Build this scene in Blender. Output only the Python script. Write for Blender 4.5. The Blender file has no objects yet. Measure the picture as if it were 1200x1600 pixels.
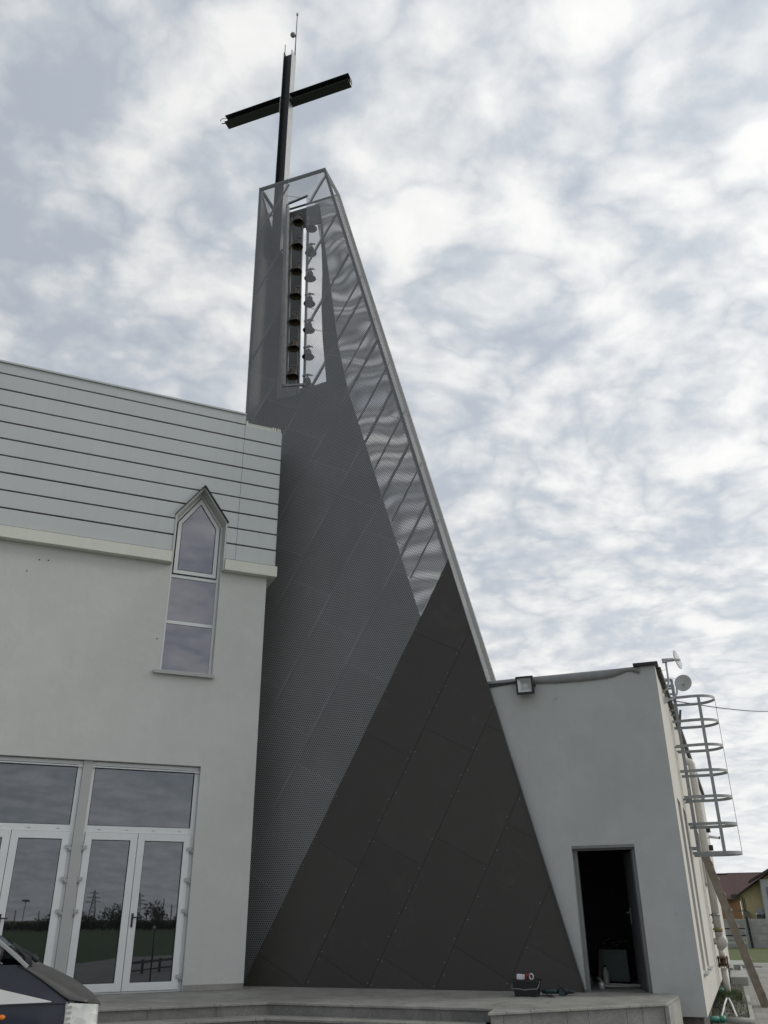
import bpy, bmesh, math, random
from mathutils import Vector, Matrix
from mathutils.geometry import tessellate_polygon
random.seed(7)
R = math.radians
scene = bpy.context.scene
COL = scene.collection

# ------------------------------------------------------------------ camera
EYE = 1.63
cam_d = bpy.data.cameras.new('camera'); cam = bpy.data.objects.new('camera', cam_d); COL.objects.link(cam)
cam_d.sensor_fit = 'VERTICAL'; cam_d.sensor_height = 36.0; cam_d.sensor_width = 27.0
cam_d.lens = 1310/1600*36; cam_d.clip_start = 0.05; cam_d.clip_end = 5000
_t, _r = R(25.8), R(0.483)
_dn = Vector((0, math.sin(_t), -math.cos(_t))); _fw = Vector((0, math.cos(_t), math.sin(_t))); _x = Vector((1, 0, 0))
_ri = _x*math.cos(_r)+_dn*math.sin(_r); _up = _x*math.sin(_r)-_dn*math.cos(_r)
M = Matrix.Identity(4)
for i in range(3):
    M[i][0] = _ri[i]; M[i][1] = _up[i]; M[i][2] = -_fw[i]
M[2][3] = EYE
cam.matrix_world = M
scene.camera = cam
scene.render.resolution_x = 768; scene.render.resolution_y = 1024

# ------------------------------------------------------------------ exposure
scene.view_settings.view_transform = 'Standard'; scene.view_settings.look = 'None'
scene.view_settings.exposure = 0.13; scene.view_settings.gamma = 1.0
scene.view_settings.use_curve_mapping = False

# ------------------------------------------------------------------ node helpers
class NT:
    def __init__(s, nt): s.nt = nt; s.n = nt.nodes; s.l = nt.links
    def node(s, typ, **kw):
        nd = s.n.new(typ)
        for k, v in kw.items(): setattr(nd, k, v)
        return nd
    def put(s, sock, v):
        if hasattr(v, 'is_output'): s.l.new(v, sock)
        elif v is not None: sock.default_value = v
    def m(s, op, a, b=None, c=None, clamp=False):
        nd = s.node('ShaderNodeMath', operation=op, use_clamp=clamp)
        s.put(nd.inputs[0], a)
        if b is not None: s.put(nd.inputs[1], b)
        if c is not None: s.put(nd.inputs[2], c)
        return nd.outputs[0]
    def vm(s, op, a, b=None, out=0):
        nd = s.node('ShaderNodeVectorMath', operation=op)
        s.put(nd.inputs[0], a)
        if b is not None: s.put(nd.inputs[1], b)
        return nd.outputs[out]
    def noise(s, vec, scale, detail=4, rough=0.55, dist=0.0):
        nd = s.node('ShaderNodeTexNoise'); s.put(nd.inputs['Vector'], vec)
        nd.inputs['Scale'].default_value = scale; nd.inputs['Detail'].default_value = detail
        nd.inputs['Roughness'].default_value = rough; nd.inputs['Distortion'].default_value = dist
        return nd.outputs['Fac']
    def ramp(s, fac, stops):
        nd = s.node('ShaderNodeValToRGB'); s.put(nd.inputs[0], fac)
        el = nd.color_ramp.elements
        while len(el) < len(stops): el.new(0.5)
        for e, (p, c) in zip(el, stops):
            e.position = p; e.color = (c, c, c, 1) if isinstance(c, (int, float)) else (*c, 1)
        return nd.outputs[0]
    def mix(s, f, a, b, mode='MIX'):
        nd = s.node('ShaderNodeMix', data_type='RGBA', blend_type=mode)
        s.put(nd.inputs[0], f)
        s.put(nd.inputs[6], (*a, 1) if isinstance(a, tuple) and len(a) == 3 else a)
        s.put(nd.inputs[7], (*b, 1) if isinstance(b, tuple) and len(b) == 3 else b)
        return nd.outputs[2]
    def sep(s, v):
        nd = s.node('ShaderNodeSeparateXYZ'); s.put(nd.inputs[0], v); return nd.outputs
    def comb(s, x, y, z):
        nd = s.node('ShaderNodeCombineXYZ'); s.put(nd.inputs[0], x); s.put(nd.inputs[1], y); s.put(nd.inputs[2], z)
        return nd.outputs[0]

# ------------------------------------------------------------------ world: broken altocumulus over pale blue
SUN_AZ, SUN_EL = 82.0, 30.0
w = bpy.data.worlds.new('World'); scene.world = w; w.use_nodes = True
T = NT(w.node_tree); T.n.clear()
outw = T.node('ShaderNodeOutputWorld')
sky = T.node('ShaderNodeTexSky', sky_type='NISHITA'); sky.sun_disc = False
sky.sun_elevation = R(SUN_EL); sky.sun_rotation = R(SUN_AZ); sky.air_density = 1.0; sky.dust_density = 2.5; sky.altitude = 100
bs = T.node('ShaderNodeBackground'); T.l.new(sky.outputs[0], bs.inputs[0]); bs.inputs[1].default_value = 0.10
tc = T.node('ShaderNodeTexCoord')
D = T.sep(tc.outputs['Generated'])
zz = T.m('MAXIMUM', D[2], 0.0)
den = T.m('ADD', zz, 0.16)
px = T.m('DIVIDE', D[0], den); py = T.m('DIVIDE', D[1], den)
pv = T.comb(px, py, 0.37)
warp = T.node('ShaderNodeTexNoise'); T.put(warp.inputs['Vector'], pv); warp.inputs['Scale'].default_value = 1.6; warp.inputs['Detail'].default_value = 3
wv = T.vm('MULTIPLY', T.vm('SUBTRACT', warp.outputs['Color'], (0.5, 0.5, 0.5)), (0.20, 0.20, 0.0))
pw = T.vm('ADD', pv, wv)
n1 = T.noise(pw, 5.6, 10, 0.56)
n2 = T.noise(T.vm('ADD', pw, (3.1, 1.7, 0)), 1.2, 4, 0.5)
n3 = T.noise(pw, 15.0, 8, 0.60)
bl_ = T.noise(T.vm('ADD', pw, (5.2, 9.1, 0)), 6.0, 3, 0.5)
puff = T.m('SUBTRACT', 0.80, T.m('POWER', T.m('SUBTRACT', 1.0, T.m('MULTIPLY', T.m('ABSOLUTE', T.m('SUBTRACT', bl_, 0.5)), 2.6), clamp=True), 2.0))
puff = T.m('ADD', T.m('MULTIPLY', puff, 0.75), 0.30)
cov = T.m('ADD', T.m('ADD', T.m('MULTIPLY', n1, 0.38), T.m('MULTIPLY', n2, 0.28)), T.m('ADD', T.m('MULTIPLY', n3, 0.16), T.m('MULTIPLY', puff, 0.18)))
sd = Vector((math.sin(R(SUN_AZ))*math.cos(R(SUN_EL)), math.cos(R(SUN_AZ))*math.cos(R(SUN_EL)), math.sin(R(SUN_EL))))
glow = T.m('ADD', T.m('MULTIPLY', T.vm('DOT_PRODUCT', tc.outputs['Generated'], tuple(sd), out=1), 0.5), 0.5)
cov2 = T.m('ADD', cov, T.m('MULTIPLY', T.m('SUBTRACT', glow, 0.68), 0.28))
ccol = T.ramp(cov2, [(0.40, (0.505, 0.55, 0.615)), (0.455, (0.585, 0.62, 0.665)), (0.505, (0.715, 0.735, 0.755)), (0.555, (0.855, 0.86, 0.855)), (0.64, (0.95, 0.945, 0.92))])
gl2 = T.m('ADD', 0.68, T.m('MULTIPLY', T.m('POWER', glow, 1.3), 0.42))
hz = T.m('POWER', T.m('SUBTRACT', 1.0, zz, clamp=True), 4.0)
ccol = T.mix(T.m('MULTIPLY', hz, 0.75), ccol, (0.84, 0.86, 0.86))
ccol = T.vm('SCALE', ccol); T.put(ccol.node.inputs['Scale'], gl2)
bc = T.node('ShaderNodeBackground'); T.l.new(ccol, bc.inputs[0]); bc.inputs[1].default_value = 1.0
mxw = T.node('ShaderNodeMixShader')
T.put(mxw.inputs[0], T.ramp(cov2, [(0.38, 0.86), (0.48, 1.0)]))
T.l.new(bs.outputs[0], mxw.inputs[1]); T.l.new(bc.outputs[0], mxw.inputs[2]); T.l.new(mxw.outputs[0], outw.inputs[0])

sl = bpy.data.lights.new('sun', 'SUN'); sun = bpy.data.objects.new('sun', sl); COL.objects.link(sun)
sl.energy = 1.1; sl.angle = R(14); sl.color = (1.0, 0.95, 0.87)
sun.rotation_euler = (-sd).to_track_quat('-Z', 'Y').to_euler(); sun.location = (30, 10, 30)

# ------------------------------------------------------------------ frames
def frame(x, y, az, z=0.0):
    a = R(az); m = Matrix.Identity(4)
    X = (math.sin(a), math.cos(a), 0); Y = (math.sin(a-math.pi/2), math.cos(a-math.pi/2), 0)
    for i in range(3): m[i][0] = X[i]; m[i][1] = Y[i]
    m[0][3] = x; m[1][3] = y; m[2][3] = z
    return m
FT = frame(2.934, 14.329, 110.2)          # bell tower front, x to the right along it, y into it
FA = frame(3.840, 14.006, 110.2)          # annex front
FS = FA @ frame(0.703, 0.0, 89.0)         # annex side: local x is outward, y along the side wall
FC = frame(-2.336, 15.516, 66.0)          # church front
def at(F, x, y, z, rz=0.0): return F @ Matrix.Translation((x, y, z)) @ Matrix.Rotation(R(rz), 4, 'Z')

# ------------------------------------------------------------------ object helpers
def props(o, label=None, cat=None, group=None, kind=None):
    if label: o['label'] = label
    if cat: o['category'] = cat
    if group: o['group'] = group
    if kind: o['kind'] = kind
    return o
def thing(name, label, cat, Mx=None, group=None):
    o = bpy.data.objects.new(name, None); COL.objects.link(o)
    o.empty_display_size = 0.2
    o.matrix_world = Mx if Mx is not None else Matrix.Identity(4)
    return props(o, label, cat, group)
def obj(name, bm, mats, parent=None, Mx=None, label=None, bevel=None):
    bmesh.ops.recalc_face_normals(bm, faces=[f for f in bm.faces]) if not getattr(bm, 'norecalc', False) else None
    me = bpy.data.meshes.new(name); bm.to_mesh(me); bm.free()
    if not isinstance(mats, (list, tuple)): mats = [mats]
    for m_ in mats: me.materials.append(m_)
    o = bpy.data.objects.new(name, me); COL.objects.link(o)
    if parent is not None: o.parent = parent
    elif Mx is not None: o.matrix_world = Mx
    if label: o['label'] = label
    if bevel:
        b = o.modifiers.new('bevel', 'BEVEL'); b.width = bevel; b.segments = 2; b.limit_method = 'ANGLE'; b.angle_limit = R(40)
    return o
def copy_tree(o, parent=None):
    c = o.copy(); COL.objects.link(c); c.parent = parent
    for ch in [k for k in ALLC() if k.parent == o]: copy_tree(ch, c)
    return c
def ALLC(): return list(COL.objects)
B = bmesh.new
def box(bm, x0, x1, y0, y1, z0, z1, mi=0):
    v = [bm.verts.new((x, y, z)) for z in (z0, z1) for y in (y0, y1) for x in (x0, x1)]
    for q in ((0, 2, 3, 1), (4, 5, 7, 6), (0, 1, 5, 4), (2, 6, 7, 3), (0, 4, 6, 2), (1, 3, 7, 5)):
        f = bm.faces.new([v[i] for i in q]); f.material_index = mi
    return v
def bar(bm, a, b, wd, th, up=(0, 0, 1), mi=0):
    """rectangular bar from a to b, wd across, th along 'up'"""
    a = Vector(a); b = Vector(b); d = (b-a).normalized(); up = Vector(up)
    s = d.cross(up)
    if s.length < 1e-5: s = d.cross(Vector((0, 1, 0)))
    s.normalize(); u = s.cross(d).normalized()
    v = []
    for p in (a, b):
        for i, j in ((-1, -1), (1, -1), (1, 1), (-1, 1)): v.append(bm.verts.new(p+s*(wd/2*i)+u*(th/2*j)))
    for q in ((0, 3, 2, 1), (4, 5, 6, 7), (0, 1, 5, 4), (1, 2, 6, 5), (2, 3, 7, 6), (3, 0, 4, 7)):
        f = bm.faces.new([v[i] for i in q]); f.material_index = mi
def tube(bm, pts, r, seg=10, mi=0, cap=True, radii=None):
    pts = [Vector(p) for p in pts]; rings = []; prev = None
    for i, p in enumerate(pts):
        if i == 0: d = pts[1]-pts[0]
        elif i == len(pts)-1: d = pts[-1]-pts[-2]
        else: d = (pts[i+1]-pts[i]).normalized()+(pts[i]-pts[i-1]).normalized()
        d.normalize()
        if prev is None:
            s = d.cross(Vector((0, 0, 1)))
            if s.length < 1e-3: s = d.cross(Vector((1, 0, 0)))
        else: s = prev-d*prev.dot(d)
        s.normalize(); prev = s; u = d.cross(s)
        rr = radii[i] if radii else r
        rings.append([bm.verts.new(p+(s*math.cos(2*math.pi*k/seg)+u*math.sin(2*math.pi*k/seg))*rr) for k in range(seg)])
    for a, b in zip(rings, rings[1:]):
        for k in range(seg):
            f = bm.faces.new((a[k], a[(k+1) % seg], b[(k+1) % seg], b[k])); f.smooth = True; f.material_index = mi
    if cap:
        for rg in (rings[0][::-1], rings[-1]):
            f = bm.faces.new(rg); f.material_index = mi
def lathe(bm, prof, seg=20, org=(0, 0, 0), ax='z', mi=0):
    rings = []; o = Vector(org)
    for r, h in prof:
        rg = []
        for k in range(seg):
            a = 2*math.pi*k/seg; c, s = math.cos(a)*r, math.sin(a)*r
            p = Vector((c, s, h)) if ax == 'z' else (Vector((h, c, s)) if ax == 'x' else Vector((c, h, s)))
            rg.append(bm.verts.new(o+p))
        rings.append(rg)
    for a, b in zip(rings, rings[1:]):
        for k in range(seg):
            try:
                f = bm.faces.new((a[k], a[(k+1) % seg], b[(k+1) % seg], b[k])); f.smooth = True; f.material_index = mi
            except ValueError: pass
    bmesh.ops.remove_doubles(bm, verts=[v for rg in rings for v in rg], dist=1e-5)
def slab(bm, outer, holes, y0, y1, mi=0, ax='xz'):
    """a plate with holes: outlines in the wall plane, thickness from y0 (front) to y1"""
    loops = [outer]+list(holes)
    flat = [p for l in loops for p in l]
    tri = tessellate_polygon([[Vector((p[0], p[1], 0)) for p in l] for l in loops])
    def P(p, y): return (p[0], y, p[1]) if ax == 'xz' else ((y, p[0], p[1]) if ax == 'yz' else (p[0], p[1], y))
    V0 = [bm.verts.new(P(p, y0)) for p in flat]; V1 = [bm.verts.new(P(p, y1)) for p in flat]
    for t in tri:
        try:
            f = bm.faces.new([V0[i] for i in t]); f.material_index = mi
            f = bm.faces.new([V1[i] for i in reversed(t)]); f.material_index = mi
        except ValueError: pass
    k = 0
    for l in loops:
        n = len(l)
        for i in range(n):
            j = (i+1) % n
            f = bm.faces.new((V0[k+i], V0[k+j], V1[k+j], V1[k+i])); f.material_index = mi
        k += n
def rect(x0, x1, z0, z1): return [(x0, z0), (x1, z0), (x1, z1), (x0, z1)]
def clip(poly, n, c):
    """keep the part of a convex polygon with n.p <= c"""
    out = []
    for i in range(len(poly)):
        a, b = poly[i], poly[(i+1) % len(poly)]
        da = n[0]*a[0]+n[1]*a[1]-c; db = n[0]*b[0]+n[1]*b[1]-c
        if da <= 0: out.append(a)
        if (da < 0 < db) or (db < 0 < da):
            t = da/(da-db); out.append((a[0]+(b[0]-a[0])*t, a[1]+(b[1]-a[1])*t))
    return out

# ------------------------------------------------------------------ materials
def base_mat(name):
    m_ = bpy.data.materials.new(name); m_.use_nodes = True
    t = NT(m_.node_tree); b = t.n['Principled BSDF']
    return m_, t, b
def mat(name, col, rough=0.6, metal=0.0, var=0.08, vscale=3.0, bump=0.0, bscale=60.0, col2=None, spec=0.5, streak=0.0):
    m_, t, b = base_mat(name)
    c = t.node('ShaderNodeTexCoord').outputs['Object']
    n = t.noise(c, vscale, 5, 0.6)
    c2 = col2 if col2 else tuple(max(0, x*(1-var*2.2)) for x in col)
    f = t.ramp(n, [(0.3, 0.0), (0.7, 1.0)])
    colr = t.mix(f, c2, col)
    if streak:
        st = t.noise(t.vm('MULTIPLY', c, (3.5, 3.5, 0.22)), 2.2, 5, 0.65)
        sf = t.m('MULTIPLY', t.ramp(st, [(0.48, 0.0), (0.72, 1.0)]), streak)
        colr = t.mix(sf, colr, tuple(x*0.62 for x in col))
    t.l.new(colr, b.inputs['Base Color'])
    t.put(b.inputs['Roughness'], t.m('ADD', rough-0.06, t.m('MULTIPLY', t.noise(c, vscale*4, 3), 0.12)))
    b.inputs['Metallic'].default_value = metal
    b.inputs['Specular IOR Level'].default_value = spec
    if bump:
        bp = t.node('ShaderNodeBump'); bp.inputs['Strength'].default_value = bump; bp.inputs['Distance'].default_value = 0.01
        t.l.new(t.noise(c, bscale, 4, 0.65), bp.inputs['Height']); t.l.new(bp.outputs[0], b.inputs['Normal'])
    return m_
def plaster(name, col, blot=0.10):
    m_, t, b = base_mat(name)
    c = t.node('ShaderNodeTexCoord').outputs['Object']
    big = t.ramp(t.noise(c, 0.45, 5, 0.6, 0.6), [(0.30, 1-blot), (0.70, 1.0)])
    mid = t.ramp(t.noise(c, 2.6, 6, 0.65), [(0.30, 0.955), (0.70, 1.0)])
    fine = t.ramp(t.noise(c, 160, 3, 0.7), [(0.30, 0.93), (0.70, 1.03)])
    runs = t.ramp(t.noise(t.vm('MULTIPLY', c, (3, 3, 0.5)), 1.2, 6, 0.7), [(0.50, 1.0), (0.80, 1-blot*0.5)])
    k = t.m('MULTIPLY', t.m('MULTIPLY', big, mid), t.m('MULTIPLY', fine, runs))
    spot = t.ramp(t.noise(c, 5.3, 1, 0.3), [(0.80, 1.0), (0.85, 0.86)])
    k = t.m('MULTIPLY', k, spot)
    patch = t.ramp(t.noise(t.vm('ADD', c, (7.3, 2.2, 4.1)), 1.1, 3, 0.5, 0.3), [(0.44, 1.0), (0.49, 1-blot*0.35), (0.62, 1-blot*0.35), (0.66, 1.0)])
    k = t.m('MULTIPLY', k, patch)
    Zc = t.sep(c)[2]
    spl = t.m('MULTIPLY', t.ramp(t.m('DIVIDE', t.m('SUBTRACT', Zc, 0.3), 1.2), [(0.22, 1.0), (0.7, 0.0)]), t.ramp(t.noise(c, 4.0, 7, 0.72), [(0.42, 0.0), (0.75, 1.0)]))
    k = t.m('MULTIPLY', k, t.m('SUBTRACT', 1.0, t.m('MULTIPLY', spl, 0.16)))
    cc = t.vm('SCALE', (*col,)); t.put(cc.node.inputs['Scale'], k)
    t.l.new(cc, b.inputs['Base Color'])
    b.inputs['Roughness'].default_value = 0.9; b.inputs['Specular IOR Level'].default_value = 0.25
    bp = t.node('ShaderNodeBump'); bp.inputs['Strength'].default_value = 0.28; bp.inputs['Distance'].default_value = 0.004
    h = t.m('ADD', t.noise(c, 190, 3, 0.7), t.m('MULTIPLY', t.noise(c, 7, 4), 3.5))
    t.l.new(h, bp.inputs['Height']); t.l.new(bp.outputs[0], b.inputs['Normal'])
    return m_
def glass(name, tint, refl, dark):
    m_, t, b = base_mat(name)
    g = t.node('ShaderNodeBsdfGlossy'); g.inputs['Color'].default_value = (*tint, 1); g.inputs['Roughness'].default_value = 0.012
    d = t.node('ShaderNodeBsdfDiffuse'); d.inputs['Color'].default_value = (*dark, 1)
    fr = t.node('ShaderNodeFresnel'); fr.inputs['IOR'].default_value = 1.6
    c = t.node('ShaderNodeTexCoord').outputs['Object']
    bp = t.node('ShaderNodeBump'); bp.inputs['Strength'].default_value = 0.012; bp.inputs['Distance'].default_value = 0.02
    t.l.new(t.noise(c, 1.7, 2), bp.inputs['Height']); t.l.new(bp.outputs[0], g.inputs['Normal'])
    ms = t.node('ShaderNodeMixShader')
    smg = t.m('MULTIPLY', t.ramp(t.noise(c, 3.2, 6, 0.7), [(0.35, 0.0), (0.8, 1.0)]), 0.03)
    t.put(ms.inputs[0], t.m('SUBTRACT', t.m('ADD', t.m('MULTIPLY', fr.outputs[0], 0.8), refl), smg, clamp=True))
    t.l.new(d.outputs[0], ms.inputs[1]); t.l.new(g.outputs[0], ms.inputs[2])
    t.l.new(ms.outputs[0], t.n['Material Output'].inputs[0])
    return m_
SA = math.atan2(7.182, 3.925)       # direction in which the tower's sheets run
def perforated(name, axis='x', pitch=0.040, rad=0.0152, seams=True, col=(0.305, 0.306, 0.312), twist=0.0, ku=1.0, kz=1.0):
    m_, t, b = base_mat(name)
    tc_ = t.node('ShaderNodeTexCoord'); X = t.sep(tc_.outputs['Object'])
    u = X[0] if axis == 'x' else X[1]; z = X[2]
    if twist:
        ca, sa = math.cos(R(twist)), math.sin(R(twist))
        u, z = t.m('ADD', t.m('MULTIPLY', u, ca), t.m('MULTIPLY', z, sa)), t.m('SUBTRACT', t.m('MULTIPLY', z, ca), t.m('MULTIPLY', u, sa))
    if ku != 1: u = t.m('DIVIDE', u, ku)
    if kz != 1: z = t.m('DIVIDE', z, kz)
    h = pitch*math.sqrt(3)
    ds = []
    for ou, oz in ((0, 0), (pitch/2, h/2)):
        fu = t.m('SUBTRACT', t.m('FRACT', t.m('DIVIDE', t.m('ADD', u, 50+ou), pitch)), 0.5)
        fz = t.m('SUBTRACT', t.m('FRACT', t.m('DIVIDE', t.m('ADD', z, 50+oz), h)), 0.5)
        a = t.m('MULTIPLY', fu, pitch); c = t.m('MULTIPLY', fz, h)
        ds.append(t.m('SQRT', t.m('ADD', t.m('MULTIPLY', a, a), t.m('MULTIPLY', c, c))))
    hole = t.m('LESS_THAN', t.m('MINIMUM', *ds), rad)
    shade = None
    if seams:
        s_ = t.m('SUBTRACT', t.m('MULTIPLY', t.m('ADD', X[0], 5.747), math.sin(SA)), t.m('MULTIPLY', t.m('SUBTRACT', X[2], 0.6), math.cos(SA)))
        t_ = t.m('ADD', t.m('MULTIPLY', t.m('ADD', X[0], 5.747), math.cos(SA)), t.m('MULTIPLY', t.m('SUBTRACT', X[2], 0.6), math.sin(SA)))
        k = t.m('FLOOR', t.m('ADD', s_, 40.0))
        fs = t.m('ABSOLUTE', t.m('SUBTRACT', t.m('FRACT', t.m('ADD', s_, 40.5)), 0.5))
        tt = t.m('DIVIDE', t.m('ADD', t_, t.m('MULTIPLY', k, 0.53)), 2.04)
        ft = t.m('MULTIPLY', t.m('ABSOLUTE', t.m('SUBTRACT', t.m('FRACT', t.m('ADD', tt, 20.61)), 0.5)), 2.04)
        sm = t.m('MINIMUM', fs, ft)
        hole = t.m('MULTIPLY', hole, t.m('GREATER_THAN', sm, 0.008))
        gap = t.m('LESS_THAN', sm, 0.004)
        wn = t.node('ShaderNodeTexWhiteNoise', noise_dimensions='2D')
        t.put(wn.inputs['Vector'], t.comb(k, t.m('FLOOR', t.m('ADD', tt, 20.11)), 0))
        shade = t.m('MULTIPLY', t.m('ADD', 0.95, t.m('MULTIPLY', wn.outputs['Value'], 0.10)), t.m('SUBTRACT', 1.0, t.m('MULTIPLY', gap, 0.5)))
    cobj = tc_.outputs['Object']
    v = t.ramp(t.noise(cobj, 0.8, 5, 0.6), [(0.3, 0.88), (0.7, 1.06)])
    if shade is not None: v = t.m('MULTIPLY', v, shade)
    cc = t.vm('SCALE', (*col,)); t.put(cc.node.inputs['Scale'], v); t.l.new(cc, b.inputs['Base Color'])
    b.inputs['Roughness'].default_value = 0.48; b.inputs['Metallic'].default_value = 0.2
    tr = t.node('ShaderNodeBsdfTransparent'); ms = t.node('ShaderNodeMixShader')
    t.put(ms.inputs[0], hole); t.l.new(b.outputs[0], ms.inputs[1]); t.l.new(tr.outputs[0], ms.inputs[2])
    t.l.new(ms.outputs[0], t.n['Material Output'].inputs[0])
    return m_

M_plC = plaster('warm_white_plaster', (0.60, 0.61, 0.585), 0.075)
M_plA = plaster('grey_white_plaster', (0.50, 0.51, 0.495), 0.10)
M_plS = plaster('cream_plaster', (0.62, 0.60, 0.55), 0.06)
M_side = mat('silver_cladding', (0.50, 0.52, 0.52), 0.45, 0.1, 0.03, 0.7, 0.05, 5, streak=0.10)
M_trim = mat('cream_trim', (0.66, 0.665, 0.59), 0.5, 0, 0.03, 2, streak=0.12)
M_white = mat('white_pvc', (0.72, 0.74, 0.74), 0.35, 0, 0.03, 4, streak=0.08)
M_greyfr = mat('grey_pvc', (0.40, 0.42, 0.41), 0.4, 0, 0.05, 4)
M_gasket = mat('rubber_gasket', (0.02, 0.02, 0.022), 0.7)
M_glassD = glass('door_glass', (0.87, 0.92, 1.0), 0.125, (0.014, 0.016, 0.015))
M_glassW = glass('window_glass', (0.90, 0.91, 1.0), 0.17, (0.02, 0.02, 0.024))
M_dark = mat('black_metal', (0.025, 0.026, 0.028), 0.45, 0.2, 0.1, 5)
M_black = mat('black_plastic', (0.018, 0.018, 0.02), 0.45, 0, 0.1, 8)
M_galv = mat('galvanised_steel', (0.33, 0.35, 0.35), 0.5, 0.45, 0.14, 14)
M_steel = mat('steel_tube', (0.10, 0.102, 0.105), 0.5, 0.4, 0.1, 6)
M_slitm = mat('grey_primed_tube', (0.26, 0.265, 0.265), 0.5, 0.3, 0.12, 9)
M_perf = perforated('perforated_sheet')
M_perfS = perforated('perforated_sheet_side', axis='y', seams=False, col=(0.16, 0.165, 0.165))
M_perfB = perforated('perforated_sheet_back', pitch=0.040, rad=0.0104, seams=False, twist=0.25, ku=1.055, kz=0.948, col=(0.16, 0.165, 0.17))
M_core = mat('dark_core_sheet', (0.095, 0.098, 0.098), 0.5, 0.2, 0.12, 1.2, streak=0.3)
M_bronze = mat('bell_bronze', (0.17, 0.135, 0.085), 0.42, 0.75, 0.2, 12)
M_bellshade = mat('shaded_bronze', (0.05, 0.047, 0.04), 0.5, 0.6, 0.2, 12)  # darker copy of the bell bronze, silhouette shade put into the colour
M_crossd = mat('black_painted_steel', (0.022, 0.022, 0.024), 0.5, 0.1, 0.1, 4, streak=0.3)
M_crossl = mat('lit_flange_grey', (0.40, 0.41, 0.42), 0.5, 0.1, 0.06, 3)  # pale copy of the cross steel, sunlit side put into the colour
M_memb = mat('grey_bitumen_membrane', (0.26, 0.262, 0.262), 0.75, 0, 0.14, 3, 0.5, 12)
M_door = mat('anthracite_door', (0.13, 0.133, 0.137), 0.45, 0.2, 0.08, 3)
M_doorfr = mat('grey_steel_frame', (0.22, 0.225, 0.225), 0.5, 0.2, 0.08, 3)
M_conc = mat('pale_concrete', (0.42, 0.42, 0.39), 0.9, 0, 0.14, 2.5, 0.5, 40, streak=0.3)
M_plinth = mat('brown_rough_plinth', (0.13, 0.12, 0.11), 0.95, 0, 0.2, 3, 0.8, 30)
M_wood = mat('weathered_wood', (0.26, 0.225, 0.18), 0.85, 0, 0.18, 7, 0.4, 30, streak=0.5)
M_pipe = mat('white_painted_pipe', (0.66, 0.64, 0.60), 0.45, 0, 0.06, 6, streak=0.35)
M_rust = mat('rusty_flange', (0.20, 0.13, 0.09), 0.8, 0.2, 0.3, 25, 0.3, 60)
M_green = mat('green_plastic_pipe', (0.05, 0.24, 0.17), 0.45, 0, 0.15, 9)
M_wplast = mat('white_plastic', (0.72, 0.73, 0.72), 0.4, 0, 0.03, 6)
M_ant = mat('antenna_grey', (0.50, 0.51, 0.49), 0.5, 0.1, 0.06, 8)
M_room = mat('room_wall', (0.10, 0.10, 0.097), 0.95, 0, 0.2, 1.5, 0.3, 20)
M_lens = glass('lamp_glass', (1, 1, 1), 0.10, (0.30, 0.31, 0.30))
M_refl = mat('lamp_reflector', (0.62, 0.64, 0.63), 0.35, 0.5, 0.04, 9)
M_brown0 = mat('dark_stained_wood', (0.11, 0.09, 0.07), 0.8)
M_paper = mat('white_paper', (0.78, 0.78, 0.78), 0.8)
M_red = mat('red_plastic', (0.28, 0.03, 0.025), 0.45)
M_teal = mat('teal_tool_plastic', (0.015, 0.045, 0.045), 0.45)

def granite(name, base, speck):
    m_, t, b = base_mat(name)
    c = t.node('ShaderNodeTexCoord').outputs['Object']
    f1 = t.ramp(t.noise(c, 95, 2, 0.7), [(0.36, 0.0), (0.50, 1.0)])
    f2 = t.ramp(t.noise(c, 210, 2, 0.6), [(0.60, 0.0), (0.66, 1.0)])
    col = t.mix(f1, speck, base); col = t.mix(f2, col, tuple(x*0.55 for x in speck))
    dirt = t.ramp(t.noise(c, 2.1, 6, 0.68, 0.8), [(0.34, 0.66), (0.66, 1.06)])
    cc = t.vm('SCALE', col); t.put(cc.node.inputs['Scale'], dirt)
    mp = t.node('ShaderNodeMapping'); t.l.new(c, mp.inputs[0]); mp.inputs['Rotation'].default_value = (0, 0, R(20))
    br = t.node('ShaderNodeTexBrick'); t.l.new(mp.outputs[0], br.inputs['Vector']); br.inputs['Scale'].default_value = 1.0
    br.inputs['Mortar Size'].default_value = 0.004; br.inputs['Brick Width'].default_value = 1.2; br.inputs['Row Height'].default_value = 0.6
    br.inputs['Color1'].default_value = (1, 1, 1, 1); br.inputs['Color2'].default_value = (0.90, 0.90, 0.90, 1); br.inputs['Mortar'].default_value = (0.45, 0.44, 0.42, 1)
    cc = t.mix(1.0, cc, br.outputs['Color'], 'MULTIPLY')
    stn = t.ramp(t.noise(c, 6.5, 7, 0.75, 1.2), [(0.56, 1.0), (0.74, 0.72)])
    cc = t.vm('SCALE', cc); t.put(cc.node.inputs['Scale'], stn)
    t.l.new(cc, b.inputs['Base Color']); b.inputs['Roughness'].default_value = 0.62
    bp = t.node('ShaderNodeBump'); bp.inputs['Strength'].default_value = 0.2; bp.inputs['Distance'].default_value = 0.003
    t.l.new(t.noise(c, 120, 3), bp.inputs['Height']); t.l.new(bp.outputs[0], b.inputs['Normal'])
    return m_
M_gran = granite('pale_granite', (0.36, 0.355, 0.325), (0.24, 0.235, 0.215))
M_granR = granite('darker_granite', (0.27, 0.265, 0.245), (0.15, 0.145, 0.135))  # darker granite for the risers and the room floor

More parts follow.
